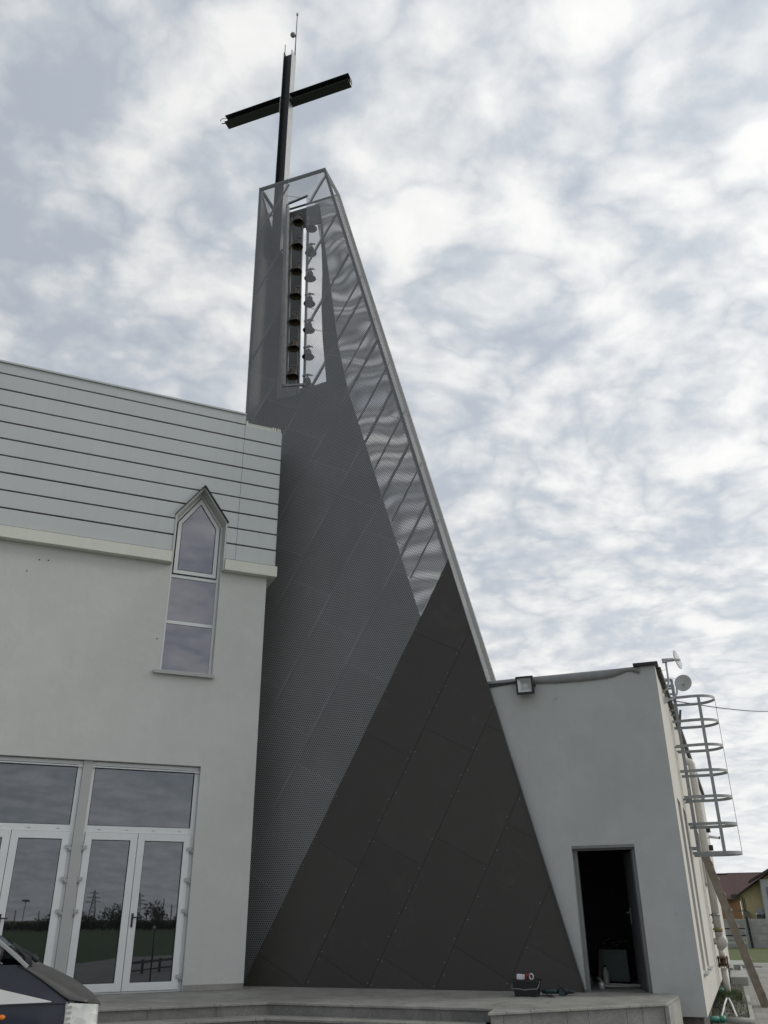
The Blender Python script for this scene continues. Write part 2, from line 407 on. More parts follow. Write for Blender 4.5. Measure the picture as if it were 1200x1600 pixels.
def dark_sheet():
    m_, t, b = base_mat('dark_sheet')
    c = t.node('ShaderNodeTexCoord').outputs['Object']
    inf = t.node('ShaderNodeAttribute', attribute_name='tone'); 
    mar = t.ramp(t.noise(c, 1.4, 7, 0.7, 1.0), [(0.58, 0.0), (0.80, 1.0)])
    sc = t.ramp(t.noise(t.vm('MULTIPLY', c, (1, 1, 0.6)), 7, 6, 0.75), [(0.60, 0.0), (0.85, 1.0)])
    col = t.mix(t.m('MULTIPLY', mar, 0.50), (0.053, 0.050, 0.045), (0.095, 0.088, 0.078))
    col = t.mix(t.m('MULTIPLY', sc, 0.30), col, (0.13, 0.125, 0.12))
    k = t.m('ADD', 0.93, t.m('MULTIPLY', inf.outputs['Fac'], 0.14))
    cc = t.vm('SCALE', col); t.put(cc.node.inputs['Scale'], k)
    t.l.new(cc, b.inputs['Base Color'])
    t.put(b.inputs['Roughness'], t.m('ADD', 0.46, t.m('MULTIPLY', t.noise(c, 3, 5), 0.25)))
    b.inputs['Specular IOR Level'].default_value = 0.35
    return m_
M_sheet = dark_sheet()

# ================================================================== SETTING
def paver_mat(name, col, sx, sy, az=20.0, joint=0.45):
    m_, t, b = base_mat(name)
    c = t.node('ShaderNodeTexCoord').outputs['Object']
    mp = t.node('ShaderNodeMapping'); t.l.new(c, mp.inputs[0]); mp.inputs['Rotation'].default_value = (0, 0, R(az))
    br = t.node('ShaderNodeTexBrick'); t.l.new(mp.outputs[0], br.inputs['Vector'])
    br.inputs['Scale'].default_value = 1.0; br.inputs['Mortar Size'].default_value = 0.006
    br.inputs['Brick Width'].default_value = sx; br.inputs['Row Height'].default_value = sy
    br.inputs['Color1'].default_value = (*col, 1); br.inputs['Color2'].default_value = (*(x*0.86 for x in col), 1)
    br.inputs['Mortar'].default_value = (*(x*joint for x in col), 1); br.inputs['Mortar Smooth'].default_value = 0.3
    dirt = t.ramp(t.noise(c, 0.9, 7, 0.68), [(0.3, 0.74), (0.7, 1.08)])
    fine = t.ramp(t.noise(c, 60, 3, 0.7), [(0.3, 0.88), (0.7, 1.05)])
    cc = t.vm('SCALE', br.outputs['Color']); t.put(cc.node.inputs['Scale'], t.m('MULTIPLY', dirt, fine))
    t.l.new(cc, b.inputs['Base Color']); b.inputs['Roughness'].default_value = 0.9
    bp = t.node('ShaderNodeBump'); bp.inputs['Strength'].default_value = 0.4; bp.inputs['Distance'].default_value = 0.01
    t.l.new(t.m('SUBTRACT', t.noise(c, 70, 3), br.outputs['Fac']), bp.inputs['Height']); t.l.new(bp.outputs[0], b.inputs['Normal'])
    return m_
def soil_mat(name, c1, c2, sc=1.2):
    m_, t, b = base_mat(name)
    c = t.node('ShaderNodeTexCoord').outputs['Object']
    f = t.ramp(t.noise(c, sc, 8, 0.7), [(0.35, 0.0), (0.65, 1.0)])
    g = t.ramp(t.noise(c, sc*22, 4, 0.7), [(0.3, 0.6), (0.7, 1.2)])
    cc = t.vm('SCALE', t.mix(f, c1, c2)); t.put(cc.node.inputs['Scale'], g)
    t.l.new(cc, b.inputs['Base Color']); b.inputs['Roughness'].default_value = 0.95
    bp = t.node('ShaderNodeBump'); bp.inputs['Strength'].default_value = 0.8; bp.inputs['Distance'].default_value = 0.03
    t.l.new(t.noise(c, sc*30, 4, 0.7), bp.inputs['Height']); t.l.new(bp.outputs[0], b.inputs['Normal'])
    return m_
M_pave = paver_mat('concrete_pavers', (0.33, 0.325, 0.30), 0.21, 0.105)
M_grass = soil_mat('green_grass', (0.035, 0.065, 0.018), (0.075, 0.12, 0.03), 0.4)
M_lawn = soil_mat('lawn_grass', (0.085, 0.105, 0.032), (0.13, 0.155, 0.055), 1.5)
M_soil = soil_mat('weedy_soil', (0.10, 0.085, 0.06), (0.07, 0.095, 0.035), 3.0)
M_gravel = soil_mat('grey_gravel', (0.16, 0.155, 0.145), (0.28, 0.27, 0.25), 9.0)
M_stone = mat('pebbles', (0.33, 0.32, 0.30), 0.85, 0, 0.3, 14)

def sheet(name, pts, z, m_, label=None):
    bm = B(); f = bm.faces.new([bm.verts.new((p[0], p[1], z)) for p in pts])
    if f.normal.z < 0 or True:
        f.normal_update()
        if f.normal.z < 0: f.normal_flip()
    me = bpy.data.meshes.new(name); bm.to_mesh(me); bm.free(); me.materials.append(m_)
    o = bpy.data.objects.new(name, me); COL.objects.link(o); o['kind'] = 'structure'
    return o
sheet('ground', [(-2500, -2500), (2500, -2500), (2500, 2500), (-2500, 2500)], -0.012, M_grass)
def wp(F, x, y): v = F @ Vector((x, y, 0)); return (v.x, v.y)
# paving in front of the church, ending at the field behind the photographer
sheet('pavement', [(-40, 26), (-40, 5), (-20, 2), (8.67, -8.4), (12.9, -12), (26, -14), (34, 5), wp(FA, 14, 23.6), wp(FA, -4, 23.6), wp(FA, -6, 8)], 0.0, M_pave)
sheet('lawn', [wp(FA, -6, 23.7), wp(FA, 30, 23.7), wp(FA, 30, 39.8), wp(FA, -6, 39.8)], -0.004, M_lawn)

# platform and steps of granite
def off(path, d):
    out = []
    for i, p in enumerate(path):
        p = Vector(p); ds = []
        if i > 0: ds.append((p-Vector(path[i-1])).normalized())
        if i < len(path)-1: ds.append((Vector(path[i+1])-p).normalized())
        ns = [Vector((v.y, -v.x)) for v in ds]; n = sum(ns, Vector((0, 0))); n.normalize()
        k = 1/max(0.3, n.dot(ns[0])); out.append(tuple(p+n*d*k))
    return out
nose = [(-18.0, 6.77), (-1.63, 13.19), (1.30, 12.05)]
backs = [(3.9, 15.0), (-2.0, 18.5), (-20.0, 11.0)]
for k in range(4):
    z1 = 0.60-0.15*k; pth = off(nose, 0.36*k)
    pr = off(nose, 0.36*k-0.03)
    bm = B()
    back = [(3.0, 14.9), (-2.4, 17.4), (-19.0, 10.2)] if k == 0 else [(1.3, 12.9), (-1.7, 14.0), (-18.3, 7.6)]
    # tread slab with a nosing, riser set back below it
    endp = (1.35, 12.30-0.0*k)
    slab(bm, pth+back, [], z1-0.03, z1, 0, 'xy')
    o = obj('step' if k else 'platform', bm, M_gran, bevel=0.006); o['kind'] = 'structure'
    bm = B(); slab(bm, pr+back, [], z1-0.15, z1-0.0305, 0, 'xy')
    o = obj('step_riser', bm, M_granR); o['kind'] = 'structure'
BLK = [(1.18, 11.52), (3.60, 12.52), (4.07, 13.55), (4.055, 13.98), (2.9, 14.6), (1.66, 13.5)]
bm = B(); slab(bm, BLK, [], 0.572, 0.6035, 0, 'xy'); o = obj('platform', bm, M_gran, bevel=0.006); o['kind'] = 'structure'
BLI = [(1.215, 11.565), (3.575, 12.545), (4.035, 13.55), (4.025, 13.95), (2.9, 14.5), (1.70, 13.5)]
bm = B(); slab(bm, BLI, [], -0.01, 0.5718, 0, 'xy'); o = obj('platform_riser', bm, M_granR); o['kind'] = 'structure'
# pale corner slab at the block's right end
bm = B(); slab(bm, [(3.565, 12.53), (3.615, 12.52), (4.085, 13.55), (4.055, 13.56)], [], 0.0, 0.571, 0, 'xy')
o = obj('platform_end_slab', bm, M_gran); o['kind'] = 'structure'

# ================================================================== CHURCH
ch = thing('church_building', 'pale plastered church with silver horizontal cladding, pointed window and glazed entrance', 'church', FC)
DH = rect(-6.8, -0.986, 0.60, 4.03)
WIN = [(-1.87, 5.65), (-0.92, 5.65), (-0.92, 8.67), (-1.40, 9.345), (-1.87, 8.67)]
bm = B(); slab(bm, rect(-16, 0, 0.0, 11.15), [DH, WIN], 0.0, 0.34)
# rest of the volume: side, back, roof (footprint extruded)
foot = [(0, 0.34), (-1.6, 1.9), (-1.6, 20), (-16, 20), (-16, 0.34)]
vb = [bm.verts.new((x, y, 0)) for x, y in foot]; vt = [bm.verts.new((x, y, 10.9)) for x, y in foot]
for i in range(4): bm.faces.new((vb[i], vb[i+1], vt[i+1], vt[i]))
bm.faces.new(vt)
obj('wall', bm, M_plC, ch)
bm = B(); box(bm, -9.0, -0.4, 0.345, 0.36, 0.5, 9.6); obj('interior_dark_sheet', bm, M_dark, ch)  # black sheet stands in for the unlit interior behind the glass
# cladding planks with dark joints
bm = B()
WC = [(-1.908, 5.65), (-0.882, 5.65), (-0.882, 8.70), (-1.40, 9.403), (-1.908, 8.70)]
def wl(z, left=True):
    if z <= 8.70: return -1.908 if left else -0.882
    t_ = (z-8.70)/(0.703)
    return -1.908+t_*0.508 if left else -0.882-t_*0.518
z0 = 7.925; pitch = 0.3449
edges = [z0+pitch*i for i in range(10)]
for i in range(10):
    za = edges[i]+0.016; zb = edges[i]+pitch-0.016
    if i == 9: zb = 11.262
    jit = random.uniform(-0.003, 0.003)
    segs = [(-16, -0.682), (-0.676, 0.11)]
    if i == 9: segs = [(-16, -0.676)]
    for xa, xb in segs:
        if xb < 0 and za < 9.403:
            if za < 9.403 < zb:
                poly = [(xa, za), (wl(za), za), (-1.40, 9.403), (wl(za, False), za), (xb, za), (xb, zb), (xa, zb)]
                slab(bm, poly, [], -0.10+jit, -0.055); continue
            L = [(xa, za), (wl(za), za)]+([(-1.908, 8.70)] if za < 8.70 < zb else [])+[(wl(zb), zb), (xa, zb)]
            Rr = [(wl(za, False), za), (xb, za), (xb, zb), (wl(zb, False), zb)]+([(-0.882, 8.70)] if za < 8.70 < zb else [])
            slab(bm, L, [], -0.10+jit, -0.055); slab(bm, Rr, [], -0.10+jit, -0.055)
        else: slab(bm, rect(xa, xb, za, zb), [], -0.10+jit, -0.055)
    if i < 9: box(bm, 0.112, 0.13, -0.098, 1.2, za, zb)      # return round the corner
obj('cladding', bm, M_side, ch, bevel=0.003)
bm = B(); slab(bm, [(-16, 7.93), (-1.93, 7.93), (-1.93, 8.70), (-1.40, 9.42), (-0.86, 8.70), (-0.86, 7.93), (0.10, 7.93), (0.10, 10.96), (-16, 10.96)], [], -0.054, -0.004); box(bm, 0.02, 0.10, 0.01, 1.15, 7.93, 10.9)
obj('cladding_backing', bm, M_dark, ch)
bm = B(); box(bm, -16, -0.68, -0.13, 0.36, 11.263, 11.30); obj('parapet_cap', bm, M_side, ch)
bm = B()   # small white frame pieces at the cut-back corner of the parapet
box(bm, -0.64, 0.06, -0.05, 0.02, 10.985, 11.07); box(bm, -0.655, -0.615, -0.075, 0.1, 10.985, 11.15)
for x in (-0.07, -0.02, 0.04): box(bm, x, x+0.03, -0.06, 0.1, 10.985, 11.13)
box(bm, 0.075, 0.105, -0.09, 0.5, 10.985, 11.10)
obj('parapet_end', bm, M_trim, ch)
bm = B()
box(bm, -16, -1.908, -0.15, -0.002, 7.695, 7.915); box(bm, -0.882, 0.165, -0.15, -0.002, 7.695, 7.915)
box(bm, 0.004, 0.165, -0.0015, 1.2, 7.695, 7.915)
obj('trim_band', bm, M_trim, ch, bevel=0.006)
for (x, z) in ((-4.18, 7.42), (-4.03, 7.43), (-1.98, 6.22), (-4.35, 7.18)):
    bm = B(); tube(bm, [(x, -0.004, z), (x, 0.01, z)], 0.013, 8); obj('anchor_hole', bm, M_black, ch)
bm = B(); box(bm, -0.972, -0.004, -0.02, -0.002, 0.604, 0.69); obj('skirting', bm, M_gran, ch)

# arched window
win = B()
def inset(poly, d):
    n = len(poly); out = []
    for i in range(n):
        a, b, c = Vector(poly[i-1]), Vector(poly[i]), Vector(poly[(i+1) % n])
        d1 = (b-a).normalized(); d2 = (c-b).normalized(); n1 = Vector((-d1.y, d1.x)); n2 = Vector((-d2.y, d2.x))
        nn = (n1+n2).normalized(); out.append(tuple(b+nn*d/nn.dot(n1)))
    return out
slab(win, inset(WIN, 0.001), [inset([(-1.87, 5.66), (-0.92, 5.66), (-0.92, 8.67), (-1.40, 9.345), (-1.87, 8.67)], 0.045)], 0.14, 0.21)
box(win, -1.824, -0.966, 0.145, 0.205, 7.50, 7.56); box(win, -1.824, -0.966, 0.145, 0.205, 6.585, 6.645)
W = obj('window', win, M_white, ch, label='tall pointed window with three panes')
sash = [(-1.805, 7.58), (-0.985, 7.58), (-0.985, 8.645), (-1.40, 9.235), (-1.805, 8.645)]
bm = B(); slab(bm, sash, [inset(sash, 0.075)], 0.115, 0.139); obj('sash', bm, M_white, W, bevel=0.005)
bm = B(); s2 = inset(sash, 0.0755); slab(bm, s2, [], 0.128, 0.136); obj('pane', bm, M_glassW, W)
bm = B(); box(bm, -1.825, -0.965, 0.165, 0.175, 6.646, 7.499); obj('pane', bm, M_glassW, W)
bm = B(); box(bm, -1.825, -0.965, 0.165, 0.175, 5.706, 6.584); obj('pane', bm, M_glassW, W)
bm = B()
slab(bm, inset(sash, 0.0752), [inset(sash, 0.083)], 0.112, 0.1275)
obj('gasket', bm, M_gasket, W)
bm = B()   # casing that carries the window through the cladding
slab(bm, [(-1.905, 7.69), (-1.905, 8.70), (-1.40, 9.40), (-0.885, 8.70), (-0.885, 7.69), (-0.915, 7.69), (-0.915, 8.672), (-1.40, 9.352), (-1.875, 8.672), (-1.875, 7.69)], [], -0.112, -0.003)
obj('casing', bm, mat('pale_grey_casing', (0.55, 0.56, 0.53), 0.45), W)
bm = B()   # thin dark metal edge on the pointed head
bar(bm, (-1.915, -0.085, 8.69), (-1.40, -0.085, 9.412), 0.16, 0.014, (0.8, 0, -0.6)); bar(bm, (-0.875, -0.085, 8.69), (-1.40, -0.085, 9.412), 0.16, 0.014, (0.8, 0, 0.6))
obj('head_flashing', bm, M_dark, W)
bm = B(); box(bm, -1.985, -0.885, -0.07, 0.13, 5.605, 5.645); box(bm, -1.985, -0.885, -0.075, -0.066, 5.585, 5.645); obj('sill', bm, M_greyfr, W)

# glazed entrance: door units between plastered posts
def hinge(bm, x, z, s):
    lathe(bm, [(0.0, 0), (0.014, 0), (0.014, 0.10), (0.0, 0.10)], 10, (x, 0.055, z-0.05))
    box(bm, x+0.012*s, x+0.055*s, 0.05, 0.066, z-0.012, z+0.038) if s > 0 else box(bm, x+0.055*s, x+0.012*s, 0.05, 0.066, z-0.012, z+0.038)
    if s > 0: box(bm, x-0.05, x-0.012, 0.05, 0.066, z-0.038, z+0.012)
    else: box(bm, x+0.012, x+0.05, 0.05, 0.066, z-0.038, z+0.012)
def door_unit(xl, xr):
    fr = B()
    slab(fr, rect(xl+0.002, xr-0.002, 0.603, 4.02), [rect(xl+0.045, xr-0.075, 2.985+0.03, 3.96), rect(xl+0.03, xr-0.05, 0.625, 2.915)], 0.10, 0.18)
    box(fr, xl+0.002, xr-0.002, 0.06, 0.099, 3.925, 3.945)
    F = obj('door_frame', fr, M_white, ch)
    bm = B(); box(bm, xl+0.04, xr-0.07, 0.135, 0.145, 3.01, 3.965); obj('transom_pane', bm, M_glassD, F)
    bm = B(); slab(bm, rect(xl+0.044, xr-0.074, 3.014, 3.961), [rect(xl+0.055, xr-0.085, 3.024, 3.951)], 0.112, 0.134); obj('gasket', bm, M_gasket, F)
    for k in range(4):
        x = xl+0.22+k*(xr-xl-0.4)/3.2; bm = B(); box(bm, x, x+0.04, 0.092, 0.0995, 2.955, 2.967); obj('drain_cap', bm, M_greyfr, F)
    mid = xl+0.87
    for side, (xa, xb) in enumerate(((xl+0.032, mid-0.004), (mid+0.004, xr-0.052))):
        lf = B(); slab(lf, rect(xa, xb, 0.63, 2.91), [rect(xa+0.112, xb-0.112, 0.745, 2.80)], 0.075, 0.15)
        Lf = obj('door_leaf', lf, M_white, ch, bevel=0.004)
        bm = B(); box(bm, xa+0.108, xb-0.108, 0.112, 0.122, 0.741, 2.804); obj('pane', bm, M_glassD, Lf)
        bm = B(); slab(bm, rect(xa+0.111, xb-0.111, 0.744, 2.801), [rect(xa+0.119, xb-0.119, 0.752, 2.793)], 0.088, 0.111); obj('gasket', bm, M_gasket, Lf)
        hx = xa-0.005 if side == 0 else xb+0.005
        for z in (2.67, 2.20, 1.74, 0.80):
            bm = B(); hinge(bm, hx, z, 1 if side == 0 else -1); obj('hinge', bm, M_greyfr, Lf)
        if side == 1:
            bm = B(); box(bm, xa+0.03, xa+0.06, 0.062, 0.074, 1.52, 1.72)
            tube(bm, [(xa+0.045, 0.07, 1.66), (xa+0.045, 0.025, 1.66), (xa+0.06, 0.015, 1.66), (xa+0.15, 0.015, 1.655)], 0.010, 8)
            obj('handle', bm, M_black, Lf)
door_unit(-2.78, -0.986); door_unit(-4.73, -2.93); door_unit(-6.80, -4.88)
for x in (-2.93, -4.88):
    bm = B(); box(bm, x+0.001, x+0.149, 0.045, 0.20, 0.603, 4.029); obj('post', bm, M_plA, ch)
bm = B(); box(bm, -6.78, -1.0, 0.0405, 0.2, 0.6005, 0.6025); obj('threshold', bm, M_gran, ch)

# ================================================================== BELL TOWER
tw = thing('bell_tower', 'dark leaning church tower clad in perforated metal with a black sheet base', 'tower', FT)
TOPZ = 19.46
def uR(z): return -4.70*(z-0.6)/(TOPZ-0.6)          # right edge of front face
def uL(z): return -6.39-0.265*(z-0.6)/(TOPZ-0.6)
SLIT = [(-5.575, 12.80), (-5.045, 12.70), (-5.215, 18.62), (-5.735, 18.54)]
DG = (-5.747, 0.6); AP = (-1.822, 7.86); BR = (0.0, 0.6)
# perforated front face (everything above and left of the diagonal)
bm = B()
outer = [(uL(0.6), 0.6), (DG[0], 0.6), (uR(AP[1]), AP[1]), (-4.70, TOPZ), (-6.655, TOPZ)]
tri = tessellate_polygon([[Vector((*p, 0)) for p in outer], [Vector((*p, 0)) for p in SLIT]])
vs = [bm.verts.new((p[0], 0, p[1])) for p in outer+SLIT]
for t_ in tri: bm.faces.new([vs[i] for i in t_])
obj('perforated_front', bm, M_perf, tw)
bm = B()
bm.faces.new([bm.verts.new(p) for p in ((uR(0.6), 0, 0.6), (uR(0.6), 1, 0.6), (-4.70, 1, TOPZ), (-4.70, 0, TOPZ))])
obj('perforated_side', bm, M_perfS, tw)
bm = B()
bm.faces.new([bm.verts.new(p) for p in ((uL(0.6), 0, 0.6), (uL(0.6), 1, 0.6), (-6.655, 1, TOPZ), (-6.655, 0, TOPZ))])
obj('perforated_side', bm, M_perfS, tw)
# perforated back, slightly dented sheets
def coreR(z):
    P_ = [(0.6, -0.2), (7.22, -2.75), (12.98, -4.365), (14.37, -4.64), (19.5, -5.34)]
    for (a, b), (c, d) in zip(P_, P_[1:]):
        if z <= c: return b+(d-b)*(z-a)/(c-a)
    return P_[-1][1]
bm = B(); NZ, NX = 260, 16; grid = []
for i in range(NZ+1):
    z = 3.0+(TOPZ-3.0)*i/NZ; row = []
    for j in range(NX+1):
        a, b = coreR(z)-0.12, uR(z); x = a+(b-a)*j/NX
        ed = min(1.0, (NX-j)/4.0)
        d = 0.022*math.sin(z*3.0+x*2.3+1.4*math.sin(z*0.9))+0.012*math.sin(z*4.5-x*4.0+2*math.sin(x*2+z*0.6))+0.008*math.sin(x*7+z*2.1)
        row.append(bm.verts.new((x, 1.0+d*ed, z)))
    grid.append(row)
for i in range(NZ):
    for j in range(NX): f = bm.faces.new((grid[i][j], grid[i][j+1], grid[i+1][j+1], grid[i+1][j])); f.smooth = True
obj('perforated_back', bm, M_perfB, tw)
# back face over the bell slit zone
bm = B()
bm.faces.new([bm.verts.new((x, 1.0, z)) for x, z in ((-6.40, 3.0), (-3.0, 3.0), (coreR(12.7)-0.1, 12.7), (-6.56, 12.7))])
obj('perforated_back', bm, M_perfB, tw)
# closed inner sheet with the opening behind the bells
bm = B()
core = [(uL(0.6)+0.05, 0.6), (-0.35, 0.6), (-2.75, 7.22), (-4.365, 12.98), (-4.64, 14.37), (-5.28, 19.28), (-6.60, 19.28)]
opening = [(-5.70, 13.30), (-5.15, 13.30), (-4.93, 13.33), (-5.06, 14.6), (-5.12, 15.6), (-5.13, 16.8), (-5.22, 18.55), (-5.74, 18.55)]
slab(bm, core, [opening], 0.93, 0.95)
PL = [(0.08, 0.6), (0.925, 0.6), (0.925, 18.35), (0.08, 19.1)]
va = [bm.verts.new((uL(z)+0.055, y, z)) for y, z in PL]; vb_ = [bm.verts.new((uL(z)+0.075, y, z)) for y, z in PL]
bm.faces.new(va); bm.faces.new(vb_[::-1])
for i in range(4): bm.faces.new((va[i], va[(i+1) % 4], vb_[(i+1) % 4], vb_[i]))
obj('inner_sheet', bm, M_core, tw)
bm = B(); slab(bm, [(-6.25, 13.1), (-5.72, 13.1), (-5.76, 18.9), (-6.28, 18.9)], [], 0.90, 0.915); obj('slit_lightening_panel', bm, mat('mid_grey_sheet', (0.27, 0.275, 0.275), 0.5, 0.1, 0.1, 2), tw)  # added paler panel, lightens the shaded view through the slit
# steel skeleton
bm = B(); s = 0.07
def fr_bar(a, b, w_=s): bar(bm, a, b, w_, w_, (0, 1, 0))
for y in (0.045, 0.955):
    fr_bar((uL(0.6)+0.04, y, 0.6), (-6.615, y, TOPZ)); fr_bar((-0.05, y, 0.6), (-4.74, y, TOPZ)); fr_bar((-6.655, y, TOPZ-0.035), (-4.70, y, TOPZ-0.035), s if y < 0.5 else 0.04)
for x in (-6.62, -4.735): bar(bm, (x, 0.08, TOPZ-0.035), (x, 0.92, TOPZ-0.035), s, s)
# diagonal studs carrying the sheet joints, front and back
ca, sa = math.cos(SA), math.sin(SA)
for k in range(-12, 0):
    for y, lim in ((0.06, 0), (0.90, 1)):
        if lim and k < -6: continue
        pts = []
        for t10 in range(-40, 300):
            t1 = t10*0.1
            x = DG[0]+k*sa+t1*ca; z = DG[1]-k*(-ca)*(-1)*(-1)+t1*sa if False else DG[1]+(-k)*ca+t1*sa
            inside = 0.7 < z < TOPZ-0.1 and uL(z)+0.05 < x < uR(z)-0.05
            if inside and not lim and SLIT[0][0]-0.25 < x < SLIT[1][0]+0.1 and 12.7 < z < 18.5: inside = (x > SLIT[1][0]-0.17*(z-12.7)/5.8+0.02)
            if inside and lim and x < coreR(z): inside = False
            pts.append((x, z) if inside else None)
        run = []
        for p in pts+[None]:
            if p: run.append(p)
            else:
                if len(run) > 3: bar(bm, (run[0][0], y, run[0][1]), (run[-1][0], y, run[-1][1]), 0.04 if y < 0.5 else 0.03, 0.03, (0, 1, 0))
                run = []
bar(bm, (-6.62, 0.06, TOPZ-0.1), (-6.62, 0.93, 18.4), 0.05, 0.05); bar(bm, (-6.60, 0.93, TOPZ-0.1), (-6.60, 0.06, 18.4), 0.05, 0.05)
bar(bm, (-5.75, 0.03, 18.57), (-5.19, 0.03, 18.65), 0.05, 0.04, (0, 1, 0))
obj('steel_frame', bm, M_steel, tw)
# slit surround and bell rails
bm = B()
bar(bm, (-5.755, 0.02, 18.5), (-5.60, 0.02, 12.78), 0.05, 0.12, (0, 1, 0)); bar(bm, (-5.86, 0.10, 17.9), (-5.73, 0.10, 12.78), 0.03, 0.05, (0, 1, 0))
bar(bm, (-5.62, 0.60, 18.45), (-5.50, 0.60, 12.9), 0.045, 0.045, (0, 1, 0)); bar(bm, (-5.86, 0.45, 18.5), (-5.74, 0.45, 12.9), 0.05, 0.05, (0, 1, 0))
bar(bm, (-5.40, 0.52, 18.45), (-5.31, 0.52, 12.9), 0.05, 0.05, (0, 1, 0))
bar(bm, (-5.60, 0.0, 12.77), (-5.03, 0.0, 12.67), 0.05, 0.05, (0, 1, 0))
obj('bell_rail', bm, M_slitm, tw)
# black sheets of the base triangle
bm = B(); tone = []; th = 0.006
lay = bm.faces.layers.float.new('tone')
TRI = [DG, BR, (uR(AP[1]), AP[1])]
def edge_n(a, b):
    d = Vector((b[0]-a[0], b[1]-a[1])).normalized(); n = (d.y, -d.x); return n, n[0]*a[0]+n[1]*a[1]
def rt(s_, t_): return (DG[0]+s_*sa+t_*ca, DG[1]-s_*ca+t_*sa)
step_edge = 4.6
rng = random.Random(3)
for c in range(0, 6):
    offs = {0: 0.56, 1: 1.10, 2: 1.61, 3: 0.30, 4: 0.9, 5: 1.3}[c]
    for r_ in range(-3, 6):
        t0 = offs+2.04*r_; g = 0.004
        q = [rt(c+g, t0+g), rt(c+1-g, t0+g), rt(c+1-g, t0+2.04-g), rt(c+g, t0+2.04-g)]
        for a, b in ((TRI[0], TRI[1]), (TRI[1], TRI[2]), (TRI[2], TRI[0])):
            n, k = edge_n(a, b)
            if not q: break
            q = clip(q, n, k)
        if len(q) < 3: continue
        y = -0.030+rng.uniform(-0.003, 0.003); tl = rng.uniform(-0.0012, 0.0012)
        before = set(bm.faces)
        try: slab(bm, q, [], y, y+th)
        except Exception: continue
        tn = rng.random()
        for f in bm.faces:
            if f not in before: f[lay] = tn
        # rivets along the long edges
        for s_ in (c+0.035, c+0.965):
            for kk in range(6):
                t1 = t0+0.06+kk*0.384
                if rng.random() < 0.42: continue
                P_ = rt(s_, t1)
                if all(edge_n(a, b)[0][0]*P_[0]+edge_n(a, b)[0][1]*P_[1] < edge_n(a, b)[1]-0.03 for a, b in ((TRI[0], TRI[1]), (TRI[1], TRI[2]), (TRI[2], TRI[0]))):
                    m4 = Matrix.Translation((P_[0], y-0.001, P_[1])) @ Matrix.Diagonal((1, 0.5, 1, 1))
                    r0 = bmesh.ops.create_icosphere(bm, subdivisions=1, radius=0.009, matrix=m4)
                    for v in r0['verts']:
                        for f in v.link_faces: f.material_index = 1
obj('sheet_cladding', bm, [M_sheet, M_galv], tw)
bm = B(); slab(bm, [(DG[0]+0.02, 0.6), (BR[0]-0.01, 0.6), (uR(AP[1]), AP[1]-0.03)], [], -0.020, 0.0-0.006); obj('sheet_backing', bm, M_core, tw)
bm = B()
a0, a1 = Vector((0.004, -0.028, 0.602)), Vector((uR(4.0)+0.004, -0.028, 4.0)); bar(bm, a0, a1, 0.012, 0.045, (0, 1, 0))
a2 = Vector((uR(4.02)-0.012, -0.020, 4.02)); a3 = Vector((uR(7.85)-0.004, -0.020, 7.85)); bar(bm, a2, a3, 0.010, 0.035, (0, 1, 0))
obj('edge_profile', bm, M_steel, tw)

# ------------------------------------------------------------------ cross
MX = at(FT, -6.31, 0.62, 17.52)
cr = thing('cross', 'tall black steel beam cross rising from the top of the tower', 'cross', MX)
def hbeam_v(bm, x0, x1, y0, y1, z0, z1, t_=0.016):
    box(bm, x0, x0+t_, y0, y1, z0, z1, 1); box(bm, x1-t_, x1, y0, y1, z0, z1, 1)
    box(bm, x0+t_+0.0005, x1-t_-0.0005, (y0+y1)/2-0.006, (y0+y1)/2+0.006, z0, z1, 0)
bm = B(); hbeam_v(bm, -0.14, 0.14, -0.14, 0.14, 0.0, 8.02)
for f in bm.faces:      # inner flange sides black, outer sides paler: sunlit face put into the colour
    if f.material_index == 1:
        c_ = f.calc_center_median()
        if abs(c_.x) < 0.139: f.material_index = 0
box(bm, -0.16, -0.142, -0.15, -0.02, 5.35, 6.05, 1)
obj('mast', bm, [M_crossd, M_crossl], cr)
bm = B()
zt, zb_ = 6.06, 5.78
for xa, xb in ((-2.03, -0.162), (0.142, 2.02)):
    box(bm, xa, xb, -0.14, 0.14, zt-0.014, zt); box(bm, xa, xb, -0.14, 0.14, zb_, zb_+0.014)
    box(bm, xa+0.01, xb-0.002, -0.006, 0.006, zb_+0.015, zt-0.015)
    box(bm, xa, xb, -0.145, -0.1405, zb_+0.001, zb_+0.012)
box(bm, 2.021, 2.03, -0.02, 0.13, zb_+0.06, zt-0.03)
obj('crossbar', bm, M_crossd, cr)
bm = B()
tube(bm, [(-2.03, -0.05, zt-0.02), (-2.12, -0.08, zt-0.03), (-2.20, -0.06, zt+0.01), (-2.24, -0.05, zt-0.03), (-2.21, -0.05, zt-0.06)], 0.010, 6); obj('cable_end', bm, M_dark, cr); bm = B()
tube(bm, [(-2.0, -0.04, zb_+0.05), (-2.10, -0.06, zb_+0.05), (-2.16, -0.06, zb_+0.08)], 0.016, 6)
obj('cable_end', bm, M_dark, cr)
bm = B()
tube(bm, [(0.12, 0.10, 7.95), (0.12, 0.10, 10.05)], 0.017, 8, radii=[0.022, 0.015]); tube(bm, [(0.12, 0.10, 9.98), (0.12, 0.10, 10.08)], 0.03, 8)
obj('lightning_rod', bm, M_galv, cr)
bm = B(); tube(bm, [(-0.125, -0.10, 7.95), (-0.125, -0.10, 8.42)], 0.014, 8); obj('antenna_stub', bm, M_galv, cr)
bm = B(); bmesh.ops.create_uvsphere(bm, u_segments=14, v_segments=10, radius=0.085, matrix=Matrix.Translation((0.03, 0.06, 9.02)))  # ball camera fixed beside the rod
box(bm, 0.03, 0.13, 0.07, 0.13, 8.98, 9.05)
for f in bm.faces: f.smooth = True
